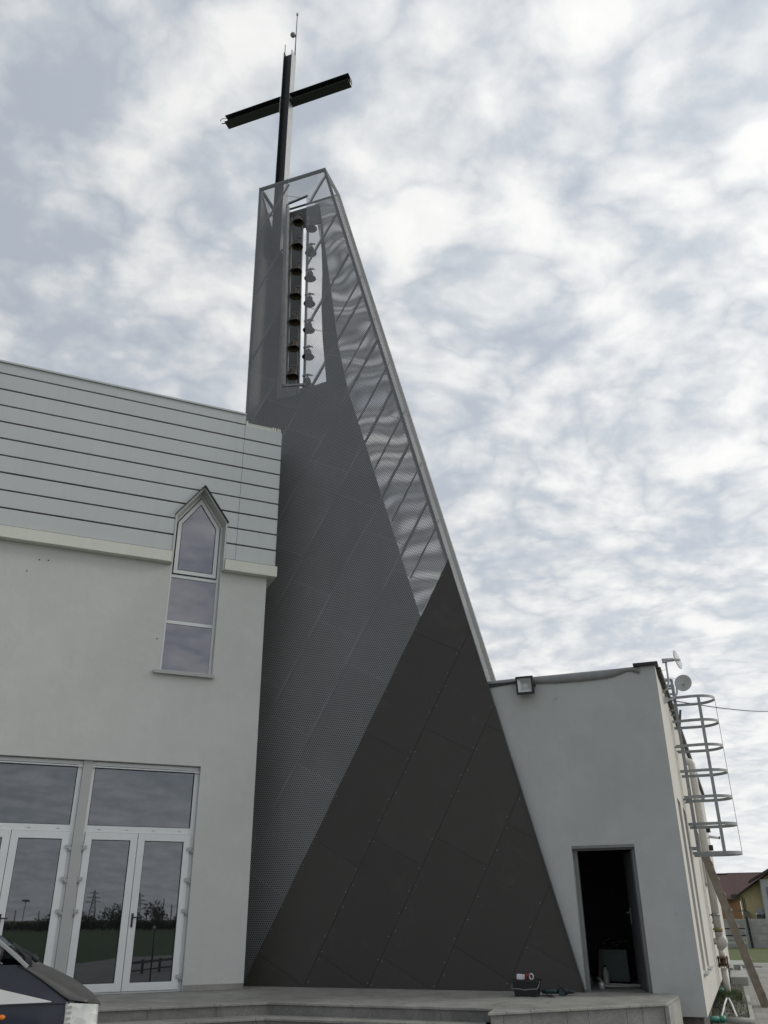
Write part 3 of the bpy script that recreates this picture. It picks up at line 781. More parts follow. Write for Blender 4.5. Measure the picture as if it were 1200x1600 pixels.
obj('ball_camera', bm, M_galv, cr)

# ------------------------------------------------------------------ bells
def make_bell(Mx, label, m_, full=True):
    t_ = thing('bell', label, 'bell', Mx, 'bells hanging in the tower slit')
    bm = B()
    pr = [(0.0, 0.30), (0.05, 0.30), (0.075, 0.28), (0.085, 0.24), (0.092, 0.16), (0.115, 0.08), (0.155, 0.02), (0.172, 0.0),
          (0.160, 0.0), (0.135, 0.03), (0.10, 0.09), (0.080, 0.16), (0.070, 0.24), (0.0, 0.27)]
    pr = [(r_*1.02, h_*0.80) for r_, h_ in pr]
    lathe(bm, pr, 24); obj('bell_cup', bm, m_, t_)
    bm = B(); tube(bm, [(0, 0, 0.20), (0, 0.01, 0.05), (0, 0.01, 0.02), (0, 0.01, -0.02)], 0.02, 8, radii=[0.008, 0.010, 0.026, 0.020]); obj('clapper', bm, M_dark, t_)
    bm = B()
    bar(bm, (0, 0, 0.235), (0, 0, 0.36), 0.03, 0.05)
    if full: bar(bm, (-0.27, -0.02, 0.0), (0.0, 0.0, 0.36), 0.04, 0.04, (0, 1, 0))
    else: bar(bm, (-0.16, 0.0, 0.36), (0.0, 0.0, 0.36), 0.04, 0.05, (0, 1, 0))
    bar(bm, (0.02, 0.0, 0.37), (0.14, -0.01, 0.30), 0.035, 0.035, (0, 1, 0))
    if full: bar(bm, (-0.28, -0.02, -0.01), (-0.05, -0.20, -0.03), 0.024, 0.024); bar(bm, (-0.05, -0.20, -0.03), (0.18, -0.20, -0.05), 0.024, 0.024)
    box(bm, -0.035, 0.035, -0.035, 0.035, 0.34, 0.385)
    obj('bracket', bm, M_slitm, t_)
    return t_
order = ['topmost', 'second from the top', 'third from the top', 'fourth from the top', 'fifth from the top', 'sixth from the top', 'lowest']
zs = [18.24, 17.40, 16.56, 15.75, 14.93, 14.13, 13.30]
first = None
for i, z in enumerate(zs):
    m1 = at(FT, -5.60+0.045*(i/6.0)-0.05, 0.45, z+0.02) @ Matrix.Scale(0.86, 4)
    l1 = 'bronze bell with open mouth in the open tower slit, '+order[i]
    if first is None: first = make_bell(m1, l1, M_bronze)
    else:
        c = copy_tree(first); c.matrix_world = m1; c['label'] = l1
first2 = None
for i, z in enumerate(zs):
    m1 = at(FT, -5.24+0.06*(i/6.0), 0.42, z-0.36) @ Matrix.Scale(0.85, 4)
    l1 = 'bell silhouetted behind the perforated sheet right of the slit, '+order[i]
    if first2 is None: first2 = make_bell(m1, l1, M_bellshade, False); first2['group'] = 'bells behind the perforated sheet'
    else:
        c = copy_tree(first2); c.matrix_world = m1; c['label'] = l1

# ================================================================== ANNEX
an = thing('annex_building', 'low grey plastered annex with an open dark doorway right of the tower', 'annex', FA)
DO = rect(-0.97, 0.0, 0.60, 2.63)
bm = B()
slab(bm, [(-3.45, 0.32), (0.703, 0.32), (0.703, 5.41), (-3.45, 5.41)], [DO], 0.05, 0.34)
AW = obj('wall', bm, M_plA, an)
S1 = math.tan(R(1.0))
def sx(y, o=0.0): return 0.703+y*S1+o
# side wall in its own plane (slightly out of square), with window slots
bm = B(); Rr = Matrix.Translation((0.703, 0, 0)) @ Matrix.Rotation(R(-1.0), 4, 'Z')
holes = [rect(0.75, 1.55, 0.83, 3.37), rect(2.15, 2.95, 0.83, 3.36), rect(6.9, 7.9, 2.26, 3.34), rect(11.8, 12.8, 2.26, 3.3)]
slab(bm, [(0.0505, 0.32), (17.0, 0.36), (17.0, 5.20), (0.0505, 5.41)], holes, -0.0, -0.30, 0, 'yz')
bm.transform(Rr); bmesh.ops.translate(bm, verts=bm.verts, vec=(0.0015, 0, 0))
SW = obj('side_wall', bm, M_plS, an)
for (a, b, c, d) in ((0.75, 1.55, 0.83, 3.37), (2.15, 2.95, 0.83, 3.36), (6.9, 7.9, 2.26, 3.34), (11.8, 12.8, 2.26, 3.3)):
    bm = B(); slab(bm, rect(a+0.002, b-0.002, c+0.001, d-0.001), [rect(a+0.07, b-0.07, c+0.07, d-0.07)], -0.22, -0.16, 0, 'yz'); bm.transform(Rr); WF = obj('window', bm, M_greyfr, an)
    bm = B(); box(bm, -0.20, -0.19, a+0.06, b-0.06, c+0.06, d-0.06); bm.transform(Rr); obj('pane', bm, M_glassD, WF)
    bm = B(); box(bm, -0.15, 0.06, a-0.05, b+0.05, c-0.03, c-0.002); bm.transform(Rr); obj('sill', bm, M_greyfr, WF)
# other walls, floor, roof
bm = B()
box(bm, -3.45, -3.25, 0.36, 16.6, 0.0, 5.1); box(bm, -3.24, 0.9, 16.4, 16.6, 0.0, 5.1)
obj('rear_wall', bm, M_plA, an)
bm = B(); box(bm, -3.24, 0.35, 0.345, 16.38, 4.9, 5.05); obj('roof', bm, M_memb, an)
bm = B(); slab(bm, rect(0.05, 0.60, -0.01, 0.318), [], 0.12, 0.30); box(bm, 0.605, 0.65, 0.13, 16.5, -0.02, 0.32)
obj('plinth', bm, M_plinth, an)
# jamb lining, room behind the doorway
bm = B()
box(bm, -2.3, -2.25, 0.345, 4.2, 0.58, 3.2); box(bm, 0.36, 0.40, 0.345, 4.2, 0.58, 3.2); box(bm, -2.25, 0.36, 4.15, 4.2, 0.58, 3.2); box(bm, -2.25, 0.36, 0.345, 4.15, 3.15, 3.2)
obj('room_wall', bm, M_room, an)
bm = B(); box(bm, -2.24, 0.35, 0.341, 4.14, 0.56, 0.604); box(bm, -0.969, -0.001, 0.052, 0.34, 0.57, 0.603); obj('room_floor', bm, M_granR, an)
bm = B(); slab(bm, rect(-0.968, -0.002, 0.606, 2.628), [[(-0.91, 0.607), (-0.06, 0.607), (-0.06, 2.565), (-0.91, 2.565)]], 0.17, 0.25)
box(bm, -0.968, -0.002, 0.045, 0.168, 2.590, 2.627)
obj('door_frame', bm, M_doorfr, an)
# open door leaf, swung inwards
bm = B(); box(bm, -0.84, 0, -0.02, 0.02, 0.615, 2.555)
for f in bm.faces: pass
bm.transform(Matrix.Translation((-0.065, 0.255, 0)) @ Matrix.Rotation(R(-76), 4, 'Z'))
DL = obj('door_leaf', bm, M_door, an, bevel=0.004)
Md = Matrix.Translation((-0.065, 0.255, 0)) @ Matrix.Rotation(R(-76), 4, 'Z')
bm = B(); box(bm, -0.80, -0.76, -0.03, -0.021, 1.50, 1.74); tube(bm, [(-0.78, -0.025, 1.67), (-0.78, -0.07, 1.67), (-0.77, -0.08, 1.67), (-0.66, -0.08, 1.665)], 0.010, 8)
tube(bm, [(-0.78, 0.025, 1.67), (-0.78, 0.07, 1.67), (-0.66, 0.08, 1.665)], 0.010, 8)
bm.transform(Md); obj('handle', bm, M_galv, DL)
bm = B(); box(bm, -0.846, -0.8405, -0.018, 0.018, 0.63, 2.54); bm.transform(Md); obj('edge_strip', bm, M_galv, DL)
# parapet: folded membrane and black cap
bm = B(); prof = [(-2.30, 5.30), (-2.0, 5.32), (-1.72, 5.315), (-1.4, 5.29), (-0.94, 5.255), (-0.5, 5.25), (-0.18, 5.256), (0.0, 5.27), (0.144, 5.31), (0.25, 5.345), (0.33, 5.335), (0.45, 5.282)]
top = lambda x: 5.405+0.010*math.sin(x*2.3)+0.006*math.sin(x*7.1)
rows = []
for x, zb2 in prof:
    zt2 = top(x); bul = 0.012*math.sin(x*5)
    rows.append([bm.verts.new(p) for p in ((x, 0.042-0.012+bul*0.3, zb2), (x, 0.030-abs(bul), (zb2+zt2)/2), (x, 0.034, zt2-0.02), (x, 0.07, zt2), (x, 0.36, zt2-0.01), (x, 0.37, 5.05))])
for a, b in zip(rows, rows[1:]):
    for k in range(5): f = bm.faces.new((a[k], a[k+1], b[k+1], b[k])); f.smooth = True
o = obj('roof_membrane', bm, M_memb, an); sm = o.modifiers.new('solid', 'SOLIDIFY'); sm.thickness = 0.006; sm.offset = 0
bm = B(); box(bm, 0.36, 0.76, 0.0, 0.36, 5.425, 5.458); box(bm, 0.36, 0.76, -0.012, -0.001, 5.405, 5.458)
y0 = 0.361
bar(bm, (sx(0.36, -0.13), 0.362, 5.43), (sx(17, -0.13), 17.0, 5.22), 0.40, 0.04); bar(bm, (sx(0.36, 0.075), 0.362, 5.40), (sx(17, 0.075), 17, 5.19), 0.010, 0.09)
obj('parapet_cap', bm, M_dark, an)

# things in the doorway
t_ = thing('metal_cabinet', 'grey green metal box standing inside the dark doorway', 'cabinet', at(FA, -0.76, 2.1, 0.604))
bm = B(); box(bm, -0.21, 0.24, -0.02, 0.36, 0.02, 0.50); box(bm, -0.20, 0.23, -0.03, -0.021, 0.05, 0.47, 0); obj('body', bm, mat('cabinet_paint', (0.12, 0.15, 0.145), 0.5), t_, bevel=0.01)
bm = B(); tube(bm, [(0.18, -0.035, 0.22), (0.18, -0.06, 0.24), (0.18, -0.06, 0.32), (0.18, -0.035, 0.34)], 0.008, 6); obj('handle', bm, M_galv, t_)
t_ = thing('spray_bottle', 'pale plastic bottle standing in front of the metal box', 'bottle', at(FA, -0.86, 1.7, 0.604))
bm = B(); lathe(bm, [(0, 0), (0.045, 0), (0.05, 0.02), (0.05, 0.17), (0.02, 0.22), (0.018, 0.25), (0, 0.25)], 16); obj('bottle_body', bm, M_ant, t_)
bm = B(); lathe(bm, [(0.0, 0.25), (0.022, 0.25), (0.022, 0.285), (0.0, 0.285)], 12); obj('cap', bm, M_black, t_)
bm = B(); pts = []
for k in range(60):
    a = k*0.42; rr = 0.22+0.05*math.sin(k*0.9); pts.append((rr*math.cos(a)*1.3, rr*math.sin(a)*0.6, 0.012+0.004*(k % 3)+0.0006*k))
pts = [(-0.36, -0.32, 0.16), (-0.30, -0.33, 0.12), (-0.24, -0.34, 0.05)]+pts
tube(bm, pts, 0.006, 6); o = obj('hose', bm, M_conc, None, at(FA, -0.50, 0.95, 0.604)); props(o, 'pale hose lying coiled on the floor inside the doorway', 'hose')
t_ = thing('tool_pile', 'dark power tools heaped on the metal box in the doorway', 'tools', at(FA, -0.75, 2.28, 1.105))
bm = B(); rng = random.Random(5)
for k in range(9):
    x, y, z = rng.uniform(-0.2, 0.2), rng.uniform(-0.1, 0.1), 0.03+rng.uniform(0, 0.09)
    tube(bm, [(x-0.08, y, z), (x, y+0.02, z+0.02), (x+0.09, y-0.02, z+rng.uniform(-0.01, 0.06))], 0.03, 8, radii=[0.022, 0.035, 0.018])
obj('tool_body', bm, M_black, t_)
o = None
for k, (x, l_, h_) in enumerate(((-0.92, 'thin lath leaning inside the left edge of the dark doorway', 1.2), )):
    bm = B(); bar(bm, (0, 0, 0), (0.03+0.03*k, 0.25, h_*0.42), 0.05-0.02*k, 0.02); o = obj('lath', bm, M_brown0, None, at(FA, x-0.04, 1.65, 0.606)); props(o, l_, 'lath')
t_ = thing('glass_jar', 'small clear jar on the floor just inside the doorway', 'jar', at(FA, -0.80, 0.62, 0.604))
bm = B(); lathe(bm, [(0, 0), (0.04, 0), (0.045, 0.01), (0.045, 0.08), (0.035, 0.10), (0, 0.10)], 14); obj('jar_body', bm, M_lens, t_)

# ------------------------------------------------------------------ floodlight and its cable
FL = at(FA, -1.475, 0.0, 5.25)
t_ = thing('floodlight', 'square black framed floodlight fixed under the roof edge of the annex', 'floodlight', FL)
bm = B()
slab(bm, rect(-0.148, 0.148, -0.150, 0.150), [rect(-0.118, 0.118, -0.118, 0.118)], -0.155, -0.06)
box(bm, -0.146, 0.146, -0.0595, -0.03, -0.148, 0.148)
tl = Matrix.Translation((0, 0, 0)) @ Matrix.Rotation(R(7), 4, 'X'); bm.transform(tl); H = obj('housing', bm, M_black, t_)
bm = B(); q0 = [(-0.117, -0.14, -0.117), (0.117, -0.14, -0.117), (0.117, -0.14, 0.117), (-0.117, -0.14, 0.117)]; q1 = [(-0.04, -0.07, -0.03), (0.04, -0.07, -0.03), (0.04, -0.07, 0.03), (-0.04, -0.07, 0.03)]
va = [bm.verts.new(p) for p in q0]; vb_ = [bm.verts.new(p) for p in q1]
for i in range(4): bm.faces.new((va[i], va[(i+1) % 4], vb_[(i+1) % 4], vb_[i]))
bm.faces.new(vb_); bm.transform(tl); obj('reflector', bm, M_refl, H)
bm = B(); bar(bm, (-0.158, -0.06, 0.0), (-0.158, 0.04, 0.0), 0.006, 0.04); bar(bm, (0.158, -0.06, 0), (0.158, 0.04, 0), 0.006, 0.04); box(bm, -0.16, 0.16, 0.03, 0.044, -0.02, 0.02)
obj('bracket', bm, M_dark, t_)
bm = B(); tube(bm, [(-2.33, 0.00, 5.30), (-2.2, 0.03, 5.345), (-2.0, 0.03, 5.34), (-1.85, 0.03, 5.335), (-1.64, 0.0, 5.34)], 0.014, 6)
tube(bm, [(-2.30, 0.02, 5.29), (-2.05, 0.035, 5.30), (-1.72, 0.035, 5.325)], 0.008, 6)
o = obj('cable', bm, M_dark, None, FA); props(o, 'black cable running from the tower to the floodlight', 'cable')

# ------------------------------------------------------------------ antennas
AY = 1.3
t_ = thing('grid_antenna', 'grid dish antenna on an upright pole at the annex roof corner', 'antenna', at(FA, 0.78, AY, 5.2))
def A(x, z, y=0.0): return (x-0.78, y, z-5.2)
bm = B(); tube(bm, [A(0.715, 5.215), A(0.80, 5.28), A(0.85, 5.37), A(0.862, 5.45), A(0.862, 5.80)], 0.019, 10); box(bm, -0.075, -0.055, -0.05, 0.05, -0.07, 0.08); obj('pole', bm, M_ant, t_)
bm = B(); tube(bm, [A(0.80, 5.805), A(1.0, 5.80)], 0.034, 10); tube(bm, [A(1.0, 5.795), A(1.11, 5.785)], 0.022, 10); box(bm, 0.02, 0.11, -0.03, 0.03, 0.56, 0.60, 0); obj('feed', bm, M_ant, t_)
bm = B()
cx, cz = 1.035, 5.79
for k in range(9):
    yy = (k-4)*0.042; hh = math.sqrt(max(0.0, 0.030-yy*yy*0.9))
    pts = []
    for j in range(9):
        v_ = -1+2*j/8; dz = v_*hh; cur = 0.9*(dz*dz+yy*yy)
        pts.append(A(cx+0.01+cur-0.14*dz+0.30*yy, cz+dz, yy))
    if hh > 0.02: tube(bm, pts, 0.0035, 5)
for j in range(9):
    dz = (j-4)*0.040; ww = math.sqrt(max(0.0, 0.030-dz*dz))
    tube(bm, [A(cx+0.01+0.9*(dz*dz+(v_*ww)**2)-0.14*dz+0.30*v_*ww, cz+dz, v_*ww) for v_ in (-1, -0.5, 0, 0.5, 1)], 0.0035, 5)
obj('grid_reflector', bm, M_ant, t_)
t_ = thing('dish_antenna', 'round pale dish antenna on a curved arm beside the ladder cage', 'antenna', at(FA, 0.78, AY, 5.05))
def A2(x, z, y=0.0): return (x-0.78, y, z-5.05)
bm = B(); tube(bm, [A2(0.745, 5.09), A2(0.85, 5.09), A2(0.93, 5.13), A2(0.975, 5.20), A2(0.98, 5.33, 0.05)], 0.018, 10)
vs_ = [bm.verts.new(p) for p in (A2(0.735, 5.03, -0.05), A2(0.735, 5.16, 0), A2(0.735, 5.03, 0.06), A2(0.86, 5.09, 0))]
for q in ((0, 1, 3), (1, 2, 3), (0, 3, 2), (0, 2, 1)): bm.faces.new([vs_[i] for i in q])
obj('arm', bm, M_ant, t_)
bm = B(); pr = [(0.0, 0.045), (0.05, 0.040), (0.10, 0.025), (0.145, 0.0), (0.15, 0.0), (0.15, 0.012), (0.10, 0.04), (0.0, 0.06)]
lathe(bm, pr, 28, (0, 0, 0), 'y')
bm.transform(Matrix.Translation(A2(1.10, 5.355, -0.04)) @ Matrix.Rotation(R(-14), 4, 'Z') @ Matrix.Rotation(R(-6), 4, 'X')); DR = obj('dish', bm, M_ant, t_)
bm = B(); tube(bm, [A2(1.10, 5.345, 0.0), A2(1.085, 5.345, -0.09)], 0.020, 8, radii=[0.014, 0.024]); obj('feed', bm, M_ant, DR)
bm = B(); tube(bm, [A2(0.98, 5.33, 0.05), A2(1.08, 5.35, 0.04)], 0.015, 8); obj('mount', bm, M_ant, t_)
bm = B(); tube(bm, [(0.70, 1.3, 5.50), (0.73, 1.3, 5.56), (0.78, 1.3, 5.62), (0.84, 1.3, 5.63)], 0.005, 5); tube(bm, [(0.70, 1.3, 5.43), (0.80, 1.3, 5.47), (0.93, 1.3, 5.47), (1.0, 1.3, 5.44)], 0.005, 5)
tube(bm, [(0.73, 1.3, 5.30), (0.77, 1.3, 5.22), (0.80, 1.3, 5.12), (0.84, 1.3, 5.08)], 0.004, 5)
o = obj('antenna_cable', bm, M_ant, None, FA); props(o, 'thin grey cables looping from the roof edge to the two antennas', 'cable')
bm = B(); p0 = FA @ Vector((0.86, 1.35, 5.08)); p1 = Vector((12.53, 25.48, 7.2)); pts = []
for k in range(25):
    f_ = k/24; p = p0.lerp(p1, f_); p.z -= 0.12*math.sin(math.pi*f_); pts.append(p)
tube(bm, pts, 0.010, 6); o = obj('overhead_cable', bm, M_dark); props(o, 'black overhead cable running off to the right from the annex wall', 'cable')

# ------------------------------------------------------------------ caged ladder
t_ = thing('caged_ladder', 'galvanised fixed ladder with round safety hoops on the annex side wall', 'ladder', at(FA, 0.76, 3.0, 2.5))
LW = 0.30      # half width across the rungs
def L(x, y, z): return (x, y, z-2.5)
for sgn in (-1, 1):
    bm = B(); xr = 0.12; y = sgn*0.24
    bar(bm, L(xr, y, 2.60), L(xr, y, 5.80), 0.05, 0.03, (0, 1, 0)); bar(bm, L(xr, y, 5.785), L(-0.25, y, 5.79), 0.03, 0.05)
    bar(bm, L(xr-0.02, y, 5.62), L(-0.25, y, 5.62), 0.025, 0.035)
    for z in (2.72, 3.55, 4.5, 5.2): bar(bm, L(0.0-0.04, y, z), L(xr-0.02, y, z), 0.03, 0.03)
    obj('rail', bm, M_galv, t_)
for k in range(11):
    bm = B(); z = 2.72+k*0.285; tube(bm, [L(0.12, -0.24, z), L(0.12, 0.24, z)], 0.012, 8); obj('rung', bm, M_galv, t_)
hoop_z = [5.41, 4.96, 4.50, 4.04, 3.58, 3.11, 2.62]
for z in hoop_z:
    bm = B(); pts = [(0.02, -0.33), (0.14, -0.34), (0.42, -0.36)]
    for k in range(1, 20):
        a = -math.pi/2+math.pi*k/20; pts.append((0.48+0.37*math.cos(a), 0.36*math.sin(a)))
    pts += [(0.42, 0.36), (0.14, 0.34), (0.02, 0.33)]
    h2 = 0.026; th2 = 0.007; ring = []
    for i, p in enumerate(pts):
        a = Vector(pts[max(0, i-1)]); b = Vector(pts[min(len(pts)-1, i+1)]); d = (b-a).normalized(); n = Vector((d.y, -d.x))
        o_ = Vector(p)+n*th2; ring.append([bm.verts.new((q[0], q[1], z-2.5+dz)) for q, dz in ((p, -h2), (o_, -h2), (o_, h2), (p, h2))])
    for a, b in zip(ring, ring[1:]):
        for k in range(4): f = bm.faces.new((a[k], a[(k+1) % 4], b[(k+1) % 4], b[k]))
    bm.faces.new(ring[0]); bm.faces.new(ring[-1][::-1])
    obj('hoop', bm, M_galv, t_)
for (x, y, sc_) in ((0.56, -0.365, (0, 1, 0)), (0.8535, 0.0, (1, 0, 0)), (0.56, 0.365, (0, 1, 0))):
    bm = B(); bar(bm, L(x, y, 2.62), L(x, y, 5.41), 0.055, 0.008, sc_); obj('cage_strip', bm, M_galv, t_)

# ------------------------------------------------------------------ wall pipe
PX, PY = 0.94, 6.6
t_ = thing('wall_pipe', 'thick white pipe with flanges running down the annex side wall', 'pipe', at(FA, PX, PY, 0.0))
bm = B(); pts = [(-0.22, 0, 4.80), (-0.10, 0, 4.80)]
for k in range(0, 7): a = R(15*k); pts.append((-0.06+0.07*math.sin(a)-0.0, 0, 4.73+0.07*math.cos(a)))
pts += [(0.01, 0, 4.6), (0.005, 0, 0.98)]
tube(bm, pts, 0.078, 16); obj('upper_pipe', bm, M_pipe, t_)
bm = B(); tube(bm, [(0.0, 0, 0.98), (0, 0, 0.80)], 0.06, 14); tube(bm, [(0.0, 0, 0.62), (0.0, 0, 0.02)], 0.068, 14, radii=[0.072, 0.065]); obj('lower_pipe', bm, M_pipe, t_)
bm = B(); bmesh.ops.create_uvsphere(bm, u_segments=18, v_segments=12, radius=0.115, matrix=Matrix.Translation((0.045, 0, 1.12)) @ Matrix.Diagonal((1, 0.9, 1.15, 1)))
for f in bm.faces: f.smooth = True
tube(bm, [(-0.20, 0, 1.12), (0.0, 0, 1.12)], 0.062, 14); tube(bm, [(-0.20, 0, 1.12), (-0.17, 0, 1.12)], 0.09, 14)
V_ = obj('valve_body', bm, M_pipe, t_)
bm = B()
for z in (0.80, 0.66): lathe(bm, [(0, z), (0.115, z), (0.115, z+0.022), (0, z+0.022)], 16)
tube(bm, [(0, 0, 0.68), (0, 0, 0.80)], 0.055, 12, radii=[0.075, 0.045]); lathe(bm, [(0, 1.30), (0.095, 1.30), (0.095, 1.315), (0, 1.315)], 16)
for k in range(8):
    a = math.pi*k/4+0.2; tube(bm, [(0.095*math.cos(a), 0.095*math.sin(a), 0.63), (0.095*math.cos(a), 0.095*math.sin(a), 0.85)], 0.011, 6)
obj('flange', bm, M_rust, t_)
bm = B(); tube(bm, [(-0.22, 0, 1.62), (0.10, 0, 1.63)], 0.010, 6); tube(bm, [(-0.07, 0.0, 1.61), (-0.07, 0, 1.50)], 0.006, 6); tube(bm, [(-0.07, 0, 1.50), (-0.07, 0, 1.45)], 0.02, 8)
lathe(bm, [(0.08, 1.595), (0.09, 1.595), (0.09, 1.645), (0.08, 1.645)], 16); obj('clamp', bm, M_galv, t_)
bm = B(); tube(bm, [(-0.03, -0.02, 1.35), (0.02, -0.07, 1.37), (-0.06, -0.08, 1.34)], 0.012, 6); lathe(bm, [(0.081, 1.33), (0.10, 1.33), (0.10, 1.37), (0.081, 1.37)], 14); obj('yellow_tag', bm, mat('olive_tape', (0.28, 0.26, 0.08), 0.6), t_)
# white conduits at its foot
for k, (dx, l_) in enumerate(((-0.13, 'left white plastic conduit leaning from the pipe foot onto the gravel'), (0.13, 'right white plastic conduit leaning from the pipe foot onto the gravel'))):
    bm = B(); tube(bm, [(0.02*(1 if k else -1), -1.5, 0.185), (dx*0.45, -2.1, 0.15), (dx*0.75, -2.8, 0.08), (dx+0.0, -3.3, 0.03)], 0.018, 8)
    o = obj('conduit', bm, M_wplast, None, at(FA, PX, PY, 0.0)); props(o, l_, 'conduit', 'white conduits at the pipe foot')
# green drain pipes
for (x, y, r_, yaw, l_) in ((0.74, 7.9, 0.085, 8, 'green plastic drain pipe end lying behind the white wall pipe'), (0.66, 2.50, 0.055, 10, 'green plastic pipe piece lying at the annex corner')):
    t_ = thing('drain_pipe', l_, 'pipe', at(FA, x, y, 0.02+r_, yaw), 'green pipe pieces')
    bm = B(); tube(bm, [(-0.16, 0, 0), (0.18, 0, 0)], r_*0.86, 18); obj('pipe_body', bm, M_green, t_)
    bm = B(); lathe(bm, [(r_*0.87, 0.14), (r_, 0.15), (r_, 0.24), (r_*0.87, 0.24), (r_*0.80, 0.16)], 18, (0, 0, 0), 'x'); obj('collar', bm, M_green, t_)
t_ = thing('white_pipe_piece', 'pale pipe piece lying beside the green pipe at the annex corner', 'pipe', at(FA, 1.08, 2.55, 0.05, 2))
bm = B(); tube(bm, [(-0.20, 0, 0), (0.26, 0, 0)], 0.055, 14); obj('pipe_body', bm, M_conc, t_)
# bracket cameras and lamps on the side wall
t_ = thing('security_camera', 'white bullet camera on a bracket low on the annex side wall', 'camera', at(FA, 0.93, 8.0, 3.26))
bm = B(); tube(bm, [(0.13, -0.05, 0.02), (0.34, -0.05, -0.01)], 0.032, 12); tube(bm, [(0.34, -0.05, -0.01), (0.37, -0.05, -0.014)], 0.033, 12, mi=1); obj('camera_body', bm, [M_wplast, M_black], t_)
bm = B(); tube(bm, [(-0.09, 0, 0.0), (0.10, -0.02, 0.0), (0.18, -0.05, 0.0)], 0.014, 8); box(bm, -0.03, -0.0, -0.05, 0.05, -0.05, 0.05); obj('bracket', bm, M_wplast, t_)
for z, l_ in ((3.45, 'upper black box lamp on the side wall above the camera'), (3.05, 'lower black box lamp on the side wall below the camera')):
    t_ = thing('wall_lamp', l_, 'lamp', at(FA, 0.96, 8.2, z), 'black wall lamps')
    bm = B(); box(bm, 0.04, 0.15, -0.06, 0.06, -0.06, 0.06); obj('housing', bm, M_black, t_, bevel=0.01)
    bm = B(); box(bm, -0.12, 0.0395, -0.03, 0.03, -0.03, 0.03); obj('mount', bm, M_galv, t_)
t_ = thing('siren_box', 'small grey horn fixed high on the far side wall', 'siren', at(FA, 0.86, 8.4, 4.18))
bm = B(); lathe(bm, [(0.02, 0.0), (0.025, 0.08), (0.05, 0.17), (0.09, 0.24), (0.085, 0.24), (0.0, 0.14)], 14, (0, 0, 0), 'x'); obj('horn', bm, M_galv, t_)
bm = B(); box(bm, -0.04, 0.02, -0.04, 0.04, -0.05, 0.05); obj('mount', bm, M_galv, t_)
bm = B(); bar(bm, (0, 0, 0), (0.06, 0.05, 0.32), 0.035, 0.035); o = obj('roof_peg', bm, M_dark, None, at(FA, 0.87, 4.4, 5.22)); props(o, 'short black stub sticking up behind the ladder at the roof edge', 'roof stub')
t_ = thing('roof_vent', 'black box vent standing on the roof edge behind the ladder', 'vent', at(FA, 0.66, 2.9, 5.40))
bm = B(); box(bm, -0.14, 0.10, 0, 0.3, 0.03, 0.16); obj('hood', bm, M_dark, t_)
bm = B(); box(bm, -0.10, 0.06, 0.04, 0.26, -0.04, 0.0295); obj('neck', bm, M_dark, t_)

# ------------------------------------------------------------------ wooden ladder leaning against the cage, seen edge on
LF = FA
foot_ = Vector((1.60, 5.75, 0.0)); head_ = Vector((0.925, 5.70, 2.76))
t_ = thing('wooden_ladder', 'weathered wooden ladder seen edge on leaning against the lowest hoop', 'ladder', FA @ Matrix.Translation(foot_))
d_ = head_-foot_; side = Vector((0.03, 1.0, 0)).normalized()*0.36
for k in (0, 1):
    bm = B(); bar(bm, side*k*1.0, d_+side*k*0.9, 0.05, 0.15, d_.cross(side)); obj('rail', bm, M_wood, t_)
for k in range(9):
    f_ = 0.08+k*0.107; p = d_*f_; bm = B(); n_ = d_.cross(side).normalized()
    bar(bm, p-side*0.10-n_*0.075, p+side*1.1-n_*0.075, 0.06, 0.03, n_); obj('rung', bm, M_wood, t_)

# ------------------------------------------------------------------ bed along the side wall
bm = B(); NXg, NYg = 16, 60; g = []
for i in range(NYg+1):
    row = []
    for j in range(NXg+1):
        x = 0.66+0.60*j/NXg; y = 1.0+20*i/NYg
        hgt = 0.012+0.17*math.exp(-((y-6.0)/2.1)**2)*max(0, 1-abs(x-0.95)/0.45)+0.02*math.sin(x*23+y*7)*math.sin(y*3.3)
        row.append(bm.verts.new((x, y, max(0.006, hgt))))
    g.append(row)
for i in range(NYg):
    for j in range(NXg): f = bm.faces.new((g[i][j], g[i][j+1], g[i+1][j+1], g[i+1][j])); f.smooth = True
o = obj('soil_bed', bm, M_soil, None, FA); o['kind'] = 'structure'
bm = B(); rng = random.Random(9)
for k in range(1500):
    y = rng.choice((rng.uniform(1.2, 5.2), rng.uniform(9, 21))) if rng.random() < 0.8 else rng.uniform(5, 9)
    x = rng.uniform(0.72, 1.23); r_ = rng.uniform(0.010, 0.026)
    zz_ = 0.012+0.17*math.exp(-((y-6.0)/2.1)**2)*max(0, 1-abs(x-0.95)/0.45)
    bmesh.ops.create_icosphere(bm, subdivisions=1, radius=r_, matrix=Matrix.Translation((x, y, zz_+r_*0.3)) @ Matrix.Rotation(rng.random()*3, 4, 'Z') @ Matrix.Diagonal((1, 0.75, 0.6, 1)))
o = obj('gravel', bm, M_stone, None, FA); props(o, 'loose grey gravel along the annex side wall', 'gravel', kind='stuff')
bm = B()
for k in range(1400):
    y = rng.gauss(6.6, 1.1); x = rng.uniform(0.74, 1.20); zz_ = 0.01+0.17*math.exp(-((y-6.0)/2.1)**2)*max(0, 1-abs(x-0.95)/0.45)
    a = rng.random()*6.28; l_ = rng.uniform(0.04, 0.12); wv_ = 0.006
    p = Vector((x, y, zz_)); d2 = Vector((math.cos(a), math.sin(a), 0)); n2_ = Vector((-d2.y, d2.x, 0))
    bm.faces.new([bm.verts.new(q) for q in (p-n2_*wv_, p+n2_*wv_, p+d2*l_*0.5+Vector((0, 0, l_)))])
o = obj('weeds', bm, mat('weed_green', (0.09, 0.13, 0.045), 0.8, 0, 0.25, 20), None, FA); props(o, 'low weeds growing round the foot of the white pipe', 'weeds', kind='stuff')
